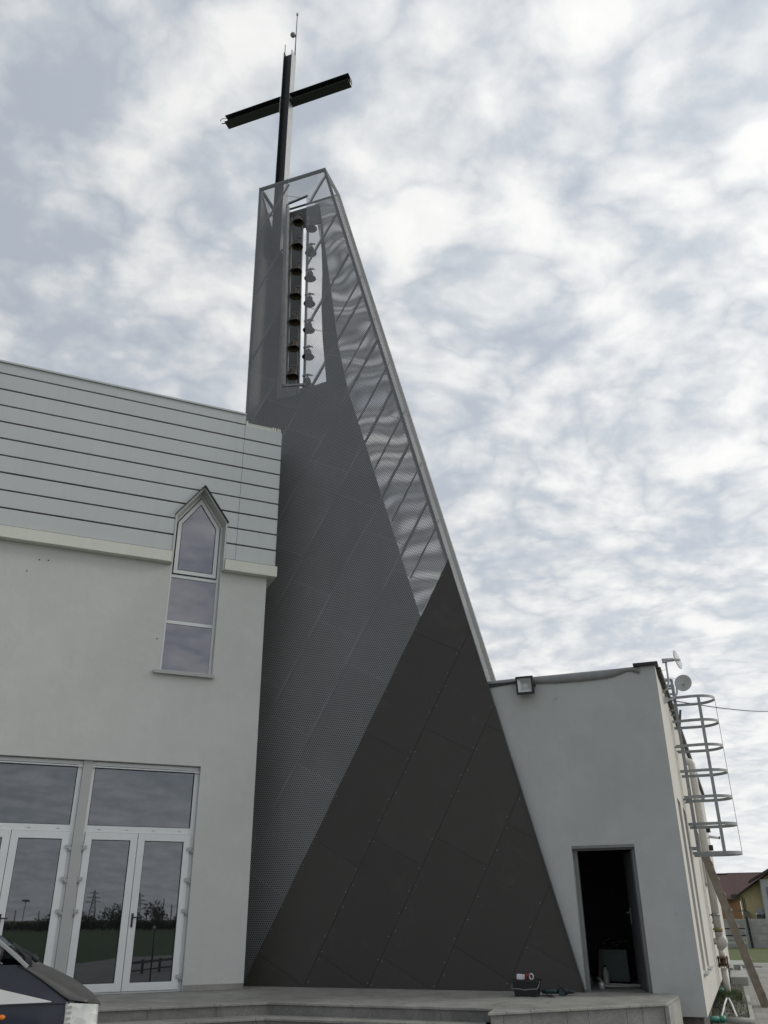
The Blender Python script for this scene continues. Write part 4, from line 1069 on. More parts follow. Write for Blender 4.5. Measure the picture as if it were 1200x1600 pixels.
for i, (y0, y1, l_) in enumerate(((2.6, 7.9, 'near pale concrete kerb between gravel bed and paving'), (13.2, 20.2, 'far concrete kerb beside the gravel near the concrete blocks'))):
    bm = B(); box(bm, 1.27, 1.34, y0, y1, -0.05, 0.06); o = obj('kerb', bm, M_conc, None, FA, bevel=0.008); props(o, l_, 'kerb', 'concrete kerbs by the annex')
for (x0, x1, y0, y1, h_, l_) in ((0.98, 1.40, 11.6, 14.6, 0.19, 'larger pale concrete block by the gravel bed'), (0.72, 1.07, 14.9, 17.6, 0.24, 'smaller concrete block near the far end of the annex wall'), (0.85, 1.50, 19.9, 23.0, 0.10, 'flat concrete slab before the lawn')):
    bm = B(); box(bm, x0, x1, y0, y1, 0.004, h_); o = obj('concrete_block', bm, M_conc, None, FA, bevel=0.01); props(o, l_, 'concrete block', 'concrete blocks along the annex')
bm = B(); box(bm, 0, 0.26, 0, 0.45, 0, 0.012)
for k in range(6): box(bm, 0.02+k*0.04, 0.035+k*0.04, 0.02, 0.43, 0.0125, 0.018)
o = obj('drain_grate', bm, M_dark, None, at(FA, 1.72, 20.4, 0.002)); props(o, 'dark drain grate set in the paving before the lawn', 'grate')

# ------------------------------------------------------------------ tool box, grinder, drill
t_ = thing('tool_bucket', 'black open toolbox with a wire handle at the foot of the tower', 'toolbox', at(FT, -0.69, -0.87, 0.604, -4))
bm = B()
def frustum(bm, w0_, d0, w1_, d1, z0_, z1_, t1=0.0):
    a = [bm.verts.new(p) for p in ((-w0_, -d0, z0_), (w0_, -d0, z0_), (w0_, d0, z0_), (-w0_, d0, z0_))]; b = [bm.verts.new(p) for p in ((-w1_, -d1, z1_), (w1_, -d1, z1_), (w1_, d1, z1_), (-w1_, d1, z1_))]
    for i in range(4): bm.faces.new((a[i], a[(i+1) % 4], b[(i+1) % 4], b[i]))
    return a, b
a, b = frustum(bm, 0.155, 0.10, 0.18, 0.125, 0.0, 0.215); bm.faces.new(a)
a, c = frustum(bm, 0.15, 0.095, 0.173, 0.118, 0.01, 0.215); bm.faces.new(a)
for i in range(4): bm.faces.new((b[i], b[(i+1) % 4], c[(i+1) % 4], c[i]))
box(bm, -0.188, 0.188, -0.133, -0.126, 0.185, 0.215); box(bm, -0.188, 0.188, 0.126, 0.133, 0.185, 0.215)
obj('tub', bm, M_black, t_)
bm = B(); tube(bm, [(-0.19, 0, 0.19), (-0.195, -0.08, 0.14), (-0.185, -0.145, 0.10), (-0.05, -0.15, 0.095), (0, -0.15, 0.085), (0.05, -0.15, 0.095), (0.185, -0.145, 0.10), (0.195, -0.08, 0.14), (0.19, 0, 0.19)], 0.005, 6); obj('wire_handle', bm, M_galv, t_)
bm = B(); box(bm, -0.15, -0.05, -0.05, 0.03, 0.10, 0.262); bm.transform(Matrix.Rotation(R(6), 4, 'Y')); o = obj('paper_box', bm, M_paper, None, at(FT, -0.69, -0.87, 0.604, -4)); props(o, 'white paper packet sticking out of the black toolbox', 'packet')
bm = B(); tube(bm, [(0.0, 0, 0.16), (0.02, 0.0, 0.26), (0.05, 0, 0.27)], 0.014, 8, radii=[0.012, 0.018, 0.016]); tube(bm, [(0.03, 0.03, 0.15), (-0.01, 0.03, 0.28)], 0.012, 8)
o = obj('pliers', bm, M_red, None, at(FT, -0.69, -0.87, 0.604, -4)); props(o, 'red handled pliers standing in the black toolbox', 'pliers')
bm = B(); pts = [(0.075+0.028*math.cos(k*0.52), 0, 0.245+0.038*math.sin(k*0.52)) for k in range(13)]; tube(bm, pts, 0.008, 6, cap=False)
o = obj('tape_roll', bm, M_paper, None, at(FT, -0.69, -0.87, 0.604, -4)); props(o, 'white ring shaped roll standing in the black toolbox', 'tape roll')
t_ = thing('angle_grinder', 'dark teal angle grinder lying on the platform right of the toolbox', 'angle grinder', at(FT, -0.36, -0.70, 0.604))
bm = B(); tube(bm, [(-0.15, 0, 0.045), (-0.08, 0, 0.05), (0.02, 0, 0.055), (0.07, 0, 0.055)], 0.03, 12, radii=[0.024, 0.030, 0.034, 0.030]); obj('motor_housing', bm, M_teal, t_)
bm = B(); tube(bm, [(0.07, 0, 0.055), (0.13, 0, 0.05), (0.17, -0.01, 0.04)], 0.03, 10, radii=[0.032, 0.036, 0.022]); tube(bm, [(0.13, 0, 0.05), (0.10, 0.02, 0.19)], 0.014, 8); obj('gear_head', bm, M_dark, t_)
bm = B(); lathe(bm, [(0, -0.002), (0.05, -0.002), (0.05, 0.002), (0, 0.002)], 20, (0.19, -0.04, 0.06), 'y'); tube(bm, [(0.19, -0.055, 0.06), (0.19, -0.02, 0.06)], 0.016, 10); obj('disc', bm, M_dark, t_)
t_ = thing('cordless_drill', 'small black cordless drill lying beside the grinder', 'drill', at(FT, -0.14, -0.66, 0.604))
bm = B(); tube(bm, [(-0.08, 0, 0.05), (0.04, 0, 0.05), (0.09, 0, 0.05)], 0.026, 10, radii=[0.026, 0.026, 0.014]); tube(bm, [(-0.05, 0, 0.04), (-0.07, -0.10, 0.03)], 0.018, 8); obj('drill_body', bm, M_black, t_)
bm = B(); box(bm, -0.11, -0.04, -0.14, -0.10, 0.0, 0.06); obj('battery', bm, M_teal, t_)
bm = B(); pts = []
for k in range(40):
    a = k*0.33; pts.append((-0.44+0.17*math.cos(a)*(1-0.006*k), -1.02+0.045*math.sin(a), 0.610+0.0008*k))
pts += [(-0.36, -0.92, 0.612), (-0.42, -0.78, 0.62), (-0.50, -0.70, 0.645)]
tube(bm, pts, 0.005, 6); o = obj('power_cord', bm, M_black, None, FT); props(o, 'thin black cord looped on the platform before the grinder', 'cord')

# ================================================================== BACKGROUND RIGHT
# concrete panel fence
FF = at(FA, 0, 40.0, 0)
t_ = thing('panel_fence', 'grey concrete panel fence behind the lawn', 'fence', FF)
for i in range(-4, 14):
    x = 2.15+i*2.0
    for k in range(4):
        bm = B(); box(bm, x+0.06, x+1.94, 0.0, 0.05, k*0.35+0.004, k*0.35+0.346); o = obj('panel', bm, M_conc, t_, bevel=0.012)
    bm = B(); box(bm, x-0.06, x+0.055, -0.04, 0.09, 0, 1.45); obj('post', bm, M_conc, t_)
bm = B(); bar(bm, (2.10, -0.3, 0), (2.04, -0.3, 1.50), 0.13, 0.13, (0, 1, 0)); o = obj('leaning_post', bm, M_dark, None, FF); props(o, 'dark leaning post in front of the concrete fence', 'post')
t_ = thing('metal_rack', 'pale metal rack with dark rails standing before the concrete fence', 'rack', at(FA, 0.9, 38.6, 0))
for x in (0.0, 0.55, 0.95):
    bm = B(); bar(bm, (x, 0, 0), (x, 0, 1.05), 0.04, 0.04); obj('upright', bm, M_ant, t_)
for z in (0.28, 0.62, 0.95):
    bm = B(); bar(bm, (-0.6, 0, z), (0.96, 0, z), 0.05, 0.06); obj('rail', bm, M_dark if z > 0.3 else M_ant, t_)
bm = B(); box(bm, -0.6, 0.93, 0.03, 0.3, 0.46, 0.49); obj('shelf', bm, M_ant, t_)

def tile_mat():
    m_, t, b = base_mat('red_brown_tiles')
    c = t.node('ShaderNodeTexCoord').outputs['Object']; X = t.sep(c)
    fz = t.m('FRACT', t.m('MULTIPLY', X[2], 5.2)); fx = t.m('FRACT', t.m('MULTIPLY', X[0], 3.2))
    k = t.m('MULTIPLY', t.ramp(fz, [(0.0, 0.25), (0.22, 1.0), (1.0, 0.85)]), t.ramp(fx, [(0.0, 0.75), (0.2, 1.0), (1.0, 0.95)]))
    col = t.mix(t.noise(c, 2.5, 4), (0.065, 0.026, 0.024), (0.115, 0.046, 0.038))
    cc = t.vm('SCALE', col); t.put(cc.node.inputs['Scale'], k); t.l.new(cc, b.inputs['Base Color']); b.inputs['Roughness'].default_value = 0.6
    return m_
M_tile = tile_mat()
M_org = mat('orange_render', (0.40, 0.235, 0.13), 0.9, 0, 0.06, 1, 0.2, 40, streak=0.2)
M_yel = mat('yellow_render', (0.72, 0.59, 0.34), 0.9, 0, 0.06, 1, 0.2, 40, streak=0.2)
M_brown = mat('brown_eaves', (0.07, 0.05, 0.04), 0.7)
M_hglass = glass('house_window', (0.8, 0.85, 0.9), 0.1, (0.02, 0.02, 0.02))
FH = at(FA, 0, 90.0, 0)
t_ = thing('orange_house', 'orange rendered house with a dark red tiled roof behind the fence', 'house', FH)
bm = B(); box(bm, -8, 2.45, 0.5, 8.5, 0, 3.15); obj('wall', bm, M_org, t_)
bm = B()
v = [bm.verts.new(p) for p in ((-8.5, 0.0, 3.05), (2.05, 0.0, 3.05), (2.05, 0.0, 3.15), (-8.5, 0.0, 3.15), (-8.5, 4.5, 5.75), (6.5, 4.5, 5.75), (6.5, 4.5, 5.65), (-8.5, 4.5, 5.65))]
bm.faces.new((v[3], v[2], bm.verts.new((2.05, 2.0, 4.45)), bm.verts.new((-8.5, 2.0, 4.45))))
bm.free(); bm = B()
def quad(*p): return bm.faces.new([bm.verts.new(q) for q in p])
quad((-8.5, 0, 3.10), (2.05, 0, 3.10), (1.60, 4.5, 5.60), (-8.5, 4.5, 5.60)); quad((1.62, 1.0, 3.35), (8.5, 1.0, 3.35), (8.5, 5.0, 5.72), (1.62, 5.0, 5.72))
quad((-8.5, 9, 3.1), (8.5, 9, 3.1), (8.5, 5.0, 5.72), (-8.5, 4.9, 5.70)); 
RF = obj('roof', bm, M_tile, t_); sm = RF.modifiers.new('solid', 'SOLIDIFY'); sm.thickness = 0.12
bm = B(); box(bm, -8.5, 8.0, 4.85, 5.1, 5.66, 5.80); box(bm, -8.5, 2.1, -0.12, -0.01, 2.96, 3.08); box(bm, 1.65, 2.5, 0.2, 1.6, 3.16, 3.55); obj('ridge_and_gutter', bm, M_brown, t_)
bm = B(); box(bm, -1.2, 0.25, 0.46, 0.499, 0.3, 2.3); obj('window', bm, M_hglass, t_)
t_ = thing('yellow_house', 'yellow gabled house with a brown edged roof at the right edge', 'house', at(FA, 0, 82.0, 0))
bm = B(); prof = [(2.45, 0), (7.4, 0), (7.4, 4.0), (4.9, 4.85), (2.45, 3.35)]
slab(bm, [(2.45, 0), (8.4, 0), (8.4, 3.35), (5.4, 5.15), (2.45, 3.35)], [rect(3.6, 5.4, 0.4, 1.72)], 0, 6); obj('wall', bm, M_yel, t_)
bm = B(); bar(bm, (2.05, 2.9, 3.22), (5.42, 2.9, 5.30), 7.0, 0.12, (-0.5, 0, 0.85)); bar(bm, (8.8, 2.9, 3.22), (5.44, 2.9, 5.30), 7.0, 0.12, (0.5, 0, 0.85)); obj('roof', bm, M_brown, t_)
bm = B(); box(bm, 3.62, 5.38, 0.25, 0.3, 0.42, 1.70); obj('window', bm, M_hglass, t_)
bm = B(); box(bm, 3.55, 5.5, -0.25, -0.01, 1.74, 1.95); box(bm, 3.7, 4.2, -0.4, -0.26, 1.70, 2.15); obj('lintel', bm, M_ant, t_)
bm = B(); tube(bm, [(2.6, -0.08, 3.2), (2.6, -0.08, 0.2)], 0.05, 8); tube(bm, [(2.75, -0.08, 3.0), (2.75, -0.08, 0.2)], 0.03, 8); tube(bm, [(4.4, -0.1, 4.35), (4.75, -0.1, 4.1), (4.85, -0.1, 3.4), (4.9, -0.1, 0.2)], 0.05, 8); obj('downpipe', bm, M_brown, t_)
bm = B(); bar(bm, (1.5, -0.9, 2.0), (2.7, -0.1, 2.0), 0.05, 0.05); bar(bm, (1.7, -0.9, 1.9), (2.9, -0.1, 1.9), 0.05, 0.05); box(bm, 2.5, 3.0, -0.7, -0.02, 1.0, 1.85); obj('porch_frame', bm, M_wood, t_)
t_ = thing('grey_house', 'grey white upper storey with brown eaves at the right edge of the photo', 'house', at(FA, 0, 78.0, 0))
bm = B(); box(bm, 4.35, 9, 0, 6, 0, 4.55); obj('wall', bm, M_plA, t_)
bm = B(); bar(bm, (3.45, 3, 4.45), (7.0, 3, 6.3), 7.2, 0.14, (-0.4, 0, 0.9)); obj('roof', bm, M_brown, t_)
bm = B(); box(bm, 4.75, 5.6, -0.03, -0.002, 2.9, 3.9); obj('window', bm, M_hglass, t_)

# ================================================================== PARKED CAR (nose points right)
CARF = frame(-2.90, 9.64, 68.0)
car = thing('parked_van', 'dark blue van with a sun faded grey bonnet parked before the steps', 'van', CARF)
def car_paint(name, col, rough, coat=0.6, fade=0.0):
    m_, t, b = base_mat(name)
    c = t.node('ShaderNodeTexCoord').outputs['Object']
    n = t.noise(c, 2.2, 6, 0.65)
    cc = t.mix(t.m('MULTIPLY', t.ramp(n, [(0.35, 0.0), (0.7, 1.0)]), 0.6), col, tuple(x*1.35+0.008 for x in col))
    t.l.new(cc, b.inputs['Base Color']); t.put(b.inputs['Roughness'], t.m('ADD', rough, t.m('MULTIPLY', t.noise(c, 14, 5), 0.22)))
    b.inputs['Coat Weight'].default_value = coat; b.inputs['Coat Roughness'].default_value = 0.12; b.inputs['Metallic'].default_value = 0.1
    return m_
M_blue = car_paint('navy_paint', (0.006, 0.010, 0.026), 0.35, 0.35)
M_hood = car_paint('faded_grey_paint', (0.050, 0.050, 0.048), 0.50, 0.15)
M_tyre = mat('tyre_rubber', (0.02, 0.02, 0.02), 0.85)
def lens_mat():
    m_, t, b = base_mat('headlamp_lens')
    c = t.node('ShaderNodeTexCoord').outputs['Object']
    vo = t.node('ShaderNodeTexVoronoi'); t.l.new(t.vm('MULTIPLY', c, (1.0, 0.3, 1.2)), vo.inputs['Vector']); vo.inputs['Scale'].default_value = 16
    col = t.ramp(vo.outputs['Color'], [(0.15, (0.58, 0.59, 0.57)), (0.5, (0.66, 0.67, 0.65)), (0.85, (0.76, 0.77, 0.75))])
    t.l.new(col, b.inputs['Base Color']); b.inputs['Roughness'].default_value = 0.12; b.inputs['Coat Weight'].default_value = 1.0
    bp = t.node('ShaderNodeBump'); bp.inputs['Strength'].default_value = 0.2; bp.inputs['Distance'].default_value = 0.01
    t.l.new(vo.outputs['Distance'], bp.inputs['Height']); t.l.new(bp.outputs[0], b.inputs['Normal'])
    return m_
M_clear = lens_mat()
M_chrome = mat('lamp_chrome', (0.75, 0.76, 0.76), 0.18, 0.9, 0.05, 30)
M_amber = mat('amber_lens', (0.85, 0.22, 0.02), 0.3)
M_wind = glass('windscreen_glass', (0.85, 0.92, 0.92), 0.20, (0.10, 0.12, 0.12))
def interp(P_, x):
    if x <= P_[0][0]: return P_[0][1]
    for (a, b), (c, d) in zip(P_, P_[1:]):
        if x <= c: return b+(d-b)*(x-a)/(c-a)
    return P_[-1][1]
Wd = 1.80
ZN = [(-0.80, 1.235), (-0.72, 1.205), (-0.55, 1.105), (-0.40, 1.005), (-0.26, 0.915), (-0.10, 0.900), (0.02, 0.885)]
ZC = [(-0.80, 1.26), (-0.60, 1.225), (-0.40, 1.150), (-0.20, 1.055), (-0.06, 0.970), (0.04, 0.900), (0.10, 0.83)]
# body sides: a shell lofted along x
bm = B(); st = [(-4.6, 0.45), (-4.55, 1.2), (-4.2, 1.22), (-3.0, 1.23), (-1.6, 1.235), (-0.80, 1.235), (-0.72, 1.205), (-0.55, 1.105), (-0.40, 1.005), (-0.26, 0.915)]
def body_ring(x, ztop):
    inset_ = 0.02 if x > -4.3 else 0.15
    lo = 0.32
    pts = [(inset_+0.05, lo), (inset_+0.0, lo+0.15), (inset_-0.015, 0.62), (inset_, min(0.9, ztop-0.02)), (inset_+0.03, ztop)]
    full = [(y, z) for y, z in pts]+[(Wd-y, z) for y, z in reversed(pts)]
    return [bm.verts.new((x, y, z)) for y, z in full]
rings = [body_ring(x, z) for x, z in st[1:]]
for a, b in zip(rings, rings[1:]):
    for k in range(9):
        if k == 4: continue
        f = bm.faces.new((a[k], a[k+1], b[k+1], b[k])); f.smooth = True
bm.faces.new(rings[0])
BD = obj('body', bm, M_blue, car)
bm = B(); box(bm, -4.55, -0.75, 0.08, Wd-0.08, 0.30, 0.40); obj('underbody', bm, M_black, car)
# nose under the lamps
bm = B(); rr = []
for z, fx in ((0.36, 0.02), (0.50, 0.07), (0.62, 0.075)):
    rr.append([bm.verts.new((x, y, z)) for x, y in ((-0.27, -0.005), (-0.12, 0.0), (-0.02, 0.05), (fx-0.02, 0.22), (fx, 0.5), (fx+0.01, 0.9), (fx, 1.3), (fx-0.02, 1.58), (-0.02, 1.75), (-0.12, 1.80), (-0.27, 1.805))])
for a, b in zip(rr, rr[1:]):
    for k in range(10): f = bm.faces.new((a[k], a[k+1], b[k+1], b[k])); f.smooth = True
obj('bumper', bm, M_hood, car)
bm = B()
for z in (0.64, 0.70, 0.76, 0.82): box(bm, -0.03, 0.045, 0.40, 1.40, z, z+0.035)
box(bm, -0.12, -0.04, 0.36, 1.44, 0.62, 0.87); obj('grille', bm, M_black, car)
# bonnet
bm = B(); g = []
NXh, NYh = 22, 20
for i in range(NXh+1):
    x = -0.72+0.82*i/NXh; row = []
    ya = 0.035 if x < -0.26 else 0.035+max(0, (x+0.02))*1.5
    for j in range(NYh+1):
        f_ = j/NYh; y = ya+(Wd-2*ya)*f_
        k = math.sin(math.pi*f_)**0.42 if 0 < f_ < 1 else 0
        z = interp(ZN, x)+(interp(ZC, x)-interp(ZN, x))*k
        if x > 0.02: z = interp(ZC, x)-0.01*(1-k)-0.03*(1-k)
        xx = x-0.10*(abs(f_-0.5)*2)**3*max(0, (x+0.3)/0.36)
        row.append(bm.verts.new((xx, y, z+0.004)))
    g.append(row)
for i in range(NXh):
    for j in range(NYh): f = bm.faces.new((g[i][j], g[i][j+1], g[i+1][j+1], g[i+1][j])); f.smooth = True
o = obj('bonnet', bm, M_hood, car); sm = o.modifiers.new('solid', 'SOLIDIFY'); sm.thickness = 0.012; sm.offset = -1
bm = B(); pts = [(x, 0.028, interp(ZN, x)-0.004) for x in (-0.80, -0.72, -0.55, -0.40, -0.262)]; tube(bm, pts, 0.007, 6); obj('bonnet_seam', bm, M_black, car)
for sgn, yb in ((1, 0.0), (-1, Wd)):
    bm = B()
    Pn = [(-0.285, 0.0), (-0.12, 0.0), (0.0, 0.035), (0.045, 0.16), (0.055, 0.34)]
    lo_, hi_ = 0.635, 0.895
    a = [bm.verts.new((x, yb+sgn*(y), lo_)) for x, y in Pn]; b = [bm.verts.new((x-0.012, yb+sgn*(y+0.004), hi_-0.012*i)) for i, (x, y) in enumerate(Pn)]
    for k in range(4): f = bm.faces.new((a[k], a[k+1], b[k+1], b[k])); f.smooth = True
    HL = obj('headlight', bm, M_clear, car)
    bm = B()
    for k in range(5):
        z = 0.655+k*0.048; box(bm, -0.275, -0.235, min(yb-sgn*0.006, yb-sgn*0.001), max(yb-sgn*0.006, yb-sgn*0.001), z, z+0.022)
    box(bm, -0.292, -0.282, min(yb-sgn*0.008, yb+sgn*0.02), max(yb-sgn*0.008, yb+sgn*0.02), 0.63, 0.90)
    obj('reflector_bowl', bm, M_chrome, HL)
# flat white wedge stuck on the wing
bm = B(); slab(bm, [(-1.06, 1.060), (-1.02, 1.055), (-0.43, 0.912), (-0.44, 0.905), (-1.06, 0.902)], [], -0.010, -0.003)
bm.transform(Matrix.Translation((0.0, 0.018, 0))); obj('white_decal', bm, M_paper, car)
bm = B(); box(bm, -1.6, -0.262, -0.001, 0.014, 0.888, 0.894); obj('body_seam', bm, M_black, car)
bm = B(); bmesh.ops.create_uvsphere(bm, u_segments=14, v_segments=8, radius=0.028, matrix=Matrix.Translation((-0.865, 0.005, 0.795)) @ Matrix.Diagonal((1.2, 0.5, 0.8, 1))); obj('side_marker', bm, M_amber, car)
# cabin: roof, pillars, windscreen, side windows
bm = B()
box(bm, -4.45, -1.75, 0.16, Wd-0.16, 1.90, 1.96)
for y in (0.10, Wd-0.10):
    s_ = 1 if y < 1 else -1
    bar(bm, (-0.70, y-0.055*s_, 1.215), (-1.62, y+0.09*s_, 1.92), 0.05, 0.03, mi=1); bar(bm, (-1.95, y-0.04*s_, 1.23), (-2.0, y+0.07*s_, 1.91), 0.07, 0.07); bar(bm, (-4.45, y-0.02*s_, 1.22), (-4.4, y+0.07*s_, 1.91), 0.10, 0.07)
obj('cabin_frame', bm, [M_blue, M_greyfr], car)
bm = B()
quad((-0.68, 0.09, 1.235), (-0.68, Wd-0.09, 1.235), (-1.61, Wd-0.20, 1.925), (-1.61, 0.20, 1.925)); obj('windscreen', bm, M_wind, car)
for y, yt in ((0.045, 0.185), (Wd-0.045, Wd-0.185)):
    bm = B(); quad((-0.93, y, 1.245), (-1.92, y, 1.245), (-1.97, yt, 1.90), (-1.72, yt, 1.90)); quad((-2.0, y, 1.24), (-4.4, y, 1.24), (-4.38, yt, 1.90), (-2.03, yt, 1.90)); obj('side_window', bm, M_wind, car)
bm = B(); quad((-4.46, 0.12, 1.22), (-4.46, Wd-0.12, 1.22), (-4.42, Wd-0.2, 1.9), (-4.42, 0.2, 1.9)); obj('rear_window', bm, M_wind, car)
bm = B(); box(bm, -0.76, -0.66, 0.12, Wd-0.12, 1.215, 1.240)
for k in range(16): box(bm, -0.72+0.0*k, -0.66, 0.2+k*0.09, 0.25+k*0.09, 1.241, 1.258)
obj('scuttle', bm, M_black, car)
for y in (0.45, 1.15):
    bm = B(); bmesh.ops.create_uvsphere(bm, u_segments=10, v_segments=6, radius=0.03, matrix=Matrix.Translation((-0.62, y, 1.265))); bar(bm, (-0.62, y, 1.275), (-0.80, y+0.50, 1.36), 0.012, 0.016); bar(bm, (-0.68, y-0.12, 1.265), (-0.86, y+0.62, 1.40), 0.010, 0.02); obj('wiper', bm, M_black, car)
for (x, y, s_) in ((-0.95, -0.10, 1), (-0.95, Wd+0.10, -1)):
    bm = B(); bmesh.ops.create_uvsphere(bm, u_segments=12, v_segments=8, radius=0.11, matrix=Matrix.Translation((x-0.05, y, 1.33)) @ Matrix.Diagonal((0.5, 0.9, 0.8, 1))); bar(bm, (x-0.05, y, 1.28), (x-0.05, y+0.13*s_, 1.25), 0.04, 0.03)
    for f in bm.faces: f.smooth = True
    obj('wing_mirror', bm, M_black, car)
for (x, y) in ((-0.72, 0.12), (-0.72, Wd-0.12), (-3.65, 0.12), (-3.65, Wd-0.12)):
    bm = B(); lathe(bm, [(0.21, -0.10), (0.31, -0.10), (0.33, -0.07), (0.33, 0.07), (0.31, 0.10), (0.21, 0.10)], 28, (x, y, 0.33), 'y'); Wh = obj('wheel', bm, M_tyre, car)
    bm = B(); lathe(bm, [(0.0, -0.05), (0.06, -0.06), (0.19, -0.09), (0.21, -0.099), (0.21, 0.099), (0.0, 0.06)], 20, (x, y, 0.33), 'y'); obj('rim', bm, M_galv, Wh)

# ================================================================== WHAT THE GLASS REFLECTS (behind the photographer)
t_ = thing('sign_post', 'slim dark post with a small white plate beside the forecourt', 'post', at(Matrix.Identity(4), 3.13, 4.86, 0))
bm = B(); tube(bm, [(0, 0, 0), (0, 0, 1.40)], 0.022, 10); obj('pole', bm, M_dark, t_)
bm = B(); box(bm, -0.04, 0.04, -0.045, -0.023, 1.33, 1.46); obj('plate', bm, M_paper, t_)
t_ = thing('low_barrier', 'low dark metal barrier rail at the edge of the forecourt', 'barrier', at(Matrix.Identity(4), 0, 0, 0))
bm = B(); bar(bm, (4.6, 1.15, 0.35), (9.0, -1.3, 0.35), 0.06, 0.08); bar(bm, (4.6, 1.15, 0.12), (9.0, -1.3, 0.12), 0.04, 0.05); obj('rail', bm, M_dark, t_)
for k in range(5):
    p = Vector((4.6, 1.15, 0)).lerp(Vector((9.0, -1.3, 0)), k/4); bm = B(); bar(bm, p, p+Vector((0, 0, 0.42)), 0.06, 0.06); obj('post', bm, M_dark, t_)
M_leaf = mat('leaf_green', (0.045, 0.075, 0.025), 0.8, 0, 0.3, 3)
M_bark = mat('bark', (0.08, 0.065, 0.05), 0.9, 0, 0.2, 5)
def bush(x, y, h_, rad, name, label, seed):
    rng = random.Random(seed); t_ = thing(name, label, 'tree' if name == 'tree' else 'bush', at(Matrix.Identity(4), x, y, 0), 'bushes and trees across the field')
    bm = B(); tube(bm, [(0, 0, 0), (0.1, 0, h_*0.5), (0, 0.1, h_*0.8)], 0.15, 7, radii=[0.18, 0.12, 0.05]); obj('trunk', bm, M_bark, t_)
    bm = B()
    lobes = [(rng.uniform(-1, 1)*rad*0.6, rng.uniform(-1, 1)*rad*0.6, h_*rng.uniform(0.3, 0.8), rad*rng.uniform(0.35, 0.6)) for _ in range(9)]
    for _ in range(900):
        lx, ly, lz, lr = rng.choice(lobes); v = Vector((rng.gauss(0, 1), rng.gauss(0, 1), rng.gauss(0, 1))).normalized()*lr*rng.uniform(0.6, 1.1)
        c = Vector((lx, ly, max(0.3, lz+v.z*0.9)))+Vector((v.x, v.y, 0)); s_ = rng.uniform(0.10, 0.22)
        a = Vector((rng.gauss(0, 1), rng.gauss(0, 1), rng.gauss(0, 1))).normalized(); b = a.cross(Vector((0.3, 0.5, 1))).normalized()
        bm.faces.new([bm.verts.new(c+a*s_), bm.verts.new(c+b*s_), bm.verts.new(c-a*s_), bm.verts.new(c-b*s_)])
    obj('crown', bm, M_leaf, t_)
def refl_pt(x, y, k): return (-2.3+(x+2.3)*k, 15.5+(y-15.5)*k)
bl = [((80.2, -109.5), 4.6, 2.4, 'tree', 'round dark tree across the field right of the pylon'), ((74.0, -113.3), 4.0, 3.2, 'bush', 'wide bush across the field left of the far pylon'), ((84.5, -106.5), 3.0, 2.0, 'bush', 'low bush at the right end of the field hedge'),
      ((70.0, -116.0), 2.6, 2.6, 'bush', 'low bush at the left end of the field hedge'), ((77.5, -111.5), 3.2, 2.6, 'bush', 'middle bush in the row across the field'), ((66.0, -118.0), 2.4, 3.0, 'bush', 'flat bush beside the field lamp')]
for i, ((x, y), h_, rd, nm, lb) in enumerate(bl): bush(x, y, h_, rd, nm, lb, 40+i)
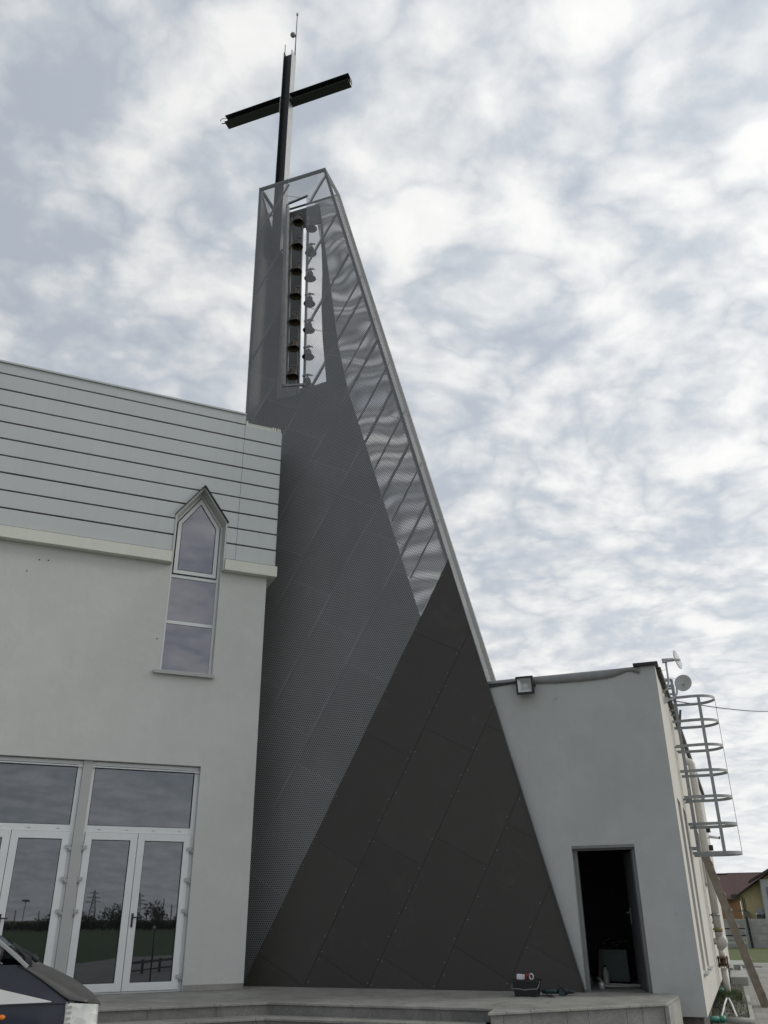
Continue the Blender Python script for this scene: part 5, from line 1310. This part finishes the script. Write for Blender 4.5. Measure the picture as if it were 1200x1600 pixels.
# distant hedge line reads as one mass
bm = B(); rng = random.Random(21)
for _ in range(9000):
    f_ = rng.random(); x = 40+80*f_; y = -134+44*f_+rng.uniform(-3, 3); z = rng.uniform(0.0, 1.4)*(0.65+0.35*math.sin(f_*40)*math.sin(f_*13)); s_ = rng.uniform(0.15, 0.35)
    a = Vector((rng.gauss(0, 1), rng.gauss(0, 1), rng.gauss(0, 1))).normalized(); b = a.cross(Vector((0.3, 0.5, 1))).normalized(); c = Vector((x, y, z+0.2))
    bm.faces.new([bm.verts.new(c+a*s_), bm.verts.new(c+b*s_), bm.verts.new(c-a*s_), bm.verts.new(c-b*s_)])
o = obj('hedge', bm, M_leaf); props(o, 'low scrub along the far side of the field', 'scrub', kind='stuff')
def pylon(x, y, H_, label):
    t_ = thing('pylon', label, 'pylon', at(Matrix.Identity(4), x, y, 0, 35), 'power pylons beyond the field')
    bm = B(); w0_ = H_*0.11
    for sx_, sy_ in ((-1, -1), (1, -1), (1, 1), (-1, 1)): bar(bm, (sx_*w0_, sy_*w0_, 0), (sx_*w0_*0.12, sy_*w0_*0.12, H_), 0.14, 0.14)
    n = 9
    for k in range(n):
        z1, z2 = H_*k/n, H_*(k+1)/n; a = w0_*(1-0.88*k/n); b = w0_*(1-0.88*(k+1)/n)
        for s_ in (-1, 1):
            bar(bm, (-a, s_*a, z1), (b, s_*b, z2), 0.08, 0.08); bar(bm, (a, s_*a, z1), (-b, s_*b, z2), 0.08, 0.08); bar(bm, (s_*a, -a, z1), (s_*b, b, z2), 0.08, 0.08)
    obj('lattice', bm, M_galv, t_)
    for f_, l_ in ((0.66, 0.24), (0.78, 0.20), (0.90, 0.15)):
        bm = B(); bar(bm, (-H_*l_, 0, H_*f_), (H_*l_, 0, H_*f_), 0.12, 0.16); bar(bm, (-H_*l_, 0, H_*f_), (0, 0, H_*(f_+0.04)), 0.08, 0.08); bar(bm, (H_*l_, 0, H_*f_), (0, 0, H_*(f_+0.04)), 0.08, 0.08); obj('crossarm', bm, M_galv, t_)
px_, py_ = refl_pt(72.2, -114.4, 1.9); pylon(px_, py_, 10.0, 'nearer lattice power pylon beyond the field')
px_, py_ = refl_pt(78.4, -110.6, 1.9); pylon(px_, py_, 9.0, 'farther lattice power pylon beyond the round tree')
poles = [(60.2, 3.2), (63.5, 3.0), (65.2, 3.4), (67.0, 3.2), (69.0, 5.4), (71.2, 3.4), (72.7, 3.6), (74.8, 3.3), (76.0, 3.6), (77.2, 4.6), (79.0, 3.4), (81.4, 4.9), (82.6, 3.9), (84.0, 3.6)]
ordw = ['first', 'second', 'third', 'fourth', 'fifth', 'sixth', 'seventh', 'eighth', 'ninth', 'tenth', 'eleventh', 'twelfth', 'thirteenth', 'fourteenth']
fp = None
for i, (x, h_) in enumerate(poles):
    y = -120.2+(x-60)*0.52
    if fp is None:
        bm = B(); tube(bm, [(0, 0, 0), (0.03, 0, 1.0)], 0.09, 7, radii=[0.11, 0.08]); fp = obj('utility_pole', bm, M_wood); o = fp
    else: o = fp.copy(); COL.objects.link(o)
    o.matrix_world = Matrix.Translation((x, y, 0)) @ Matrix.Diagonal((1, 1, h_, 1))
    props(o, 'thin pole in the field, %s from the left in the glass' % ordw[i], 'pole', 'poles across the field')
t_ = thing('lamp_mast', 'tall mast with a dark floodlight head across the field', 'lamp mast', at(Matrix.Identity(4), 61.7, -120.0, 0))
bm = B(); tube(bm, [(0, 0, 0), (0, 0, 4.4)], 0.07, 8); obj('mast', bm, M_galv, t_)
bm = B(); box(bm, -0.6, 0.6, -0.15, 0.15, 4.4, 4.7); obj('lamp_head', bm, M_dark, t_)
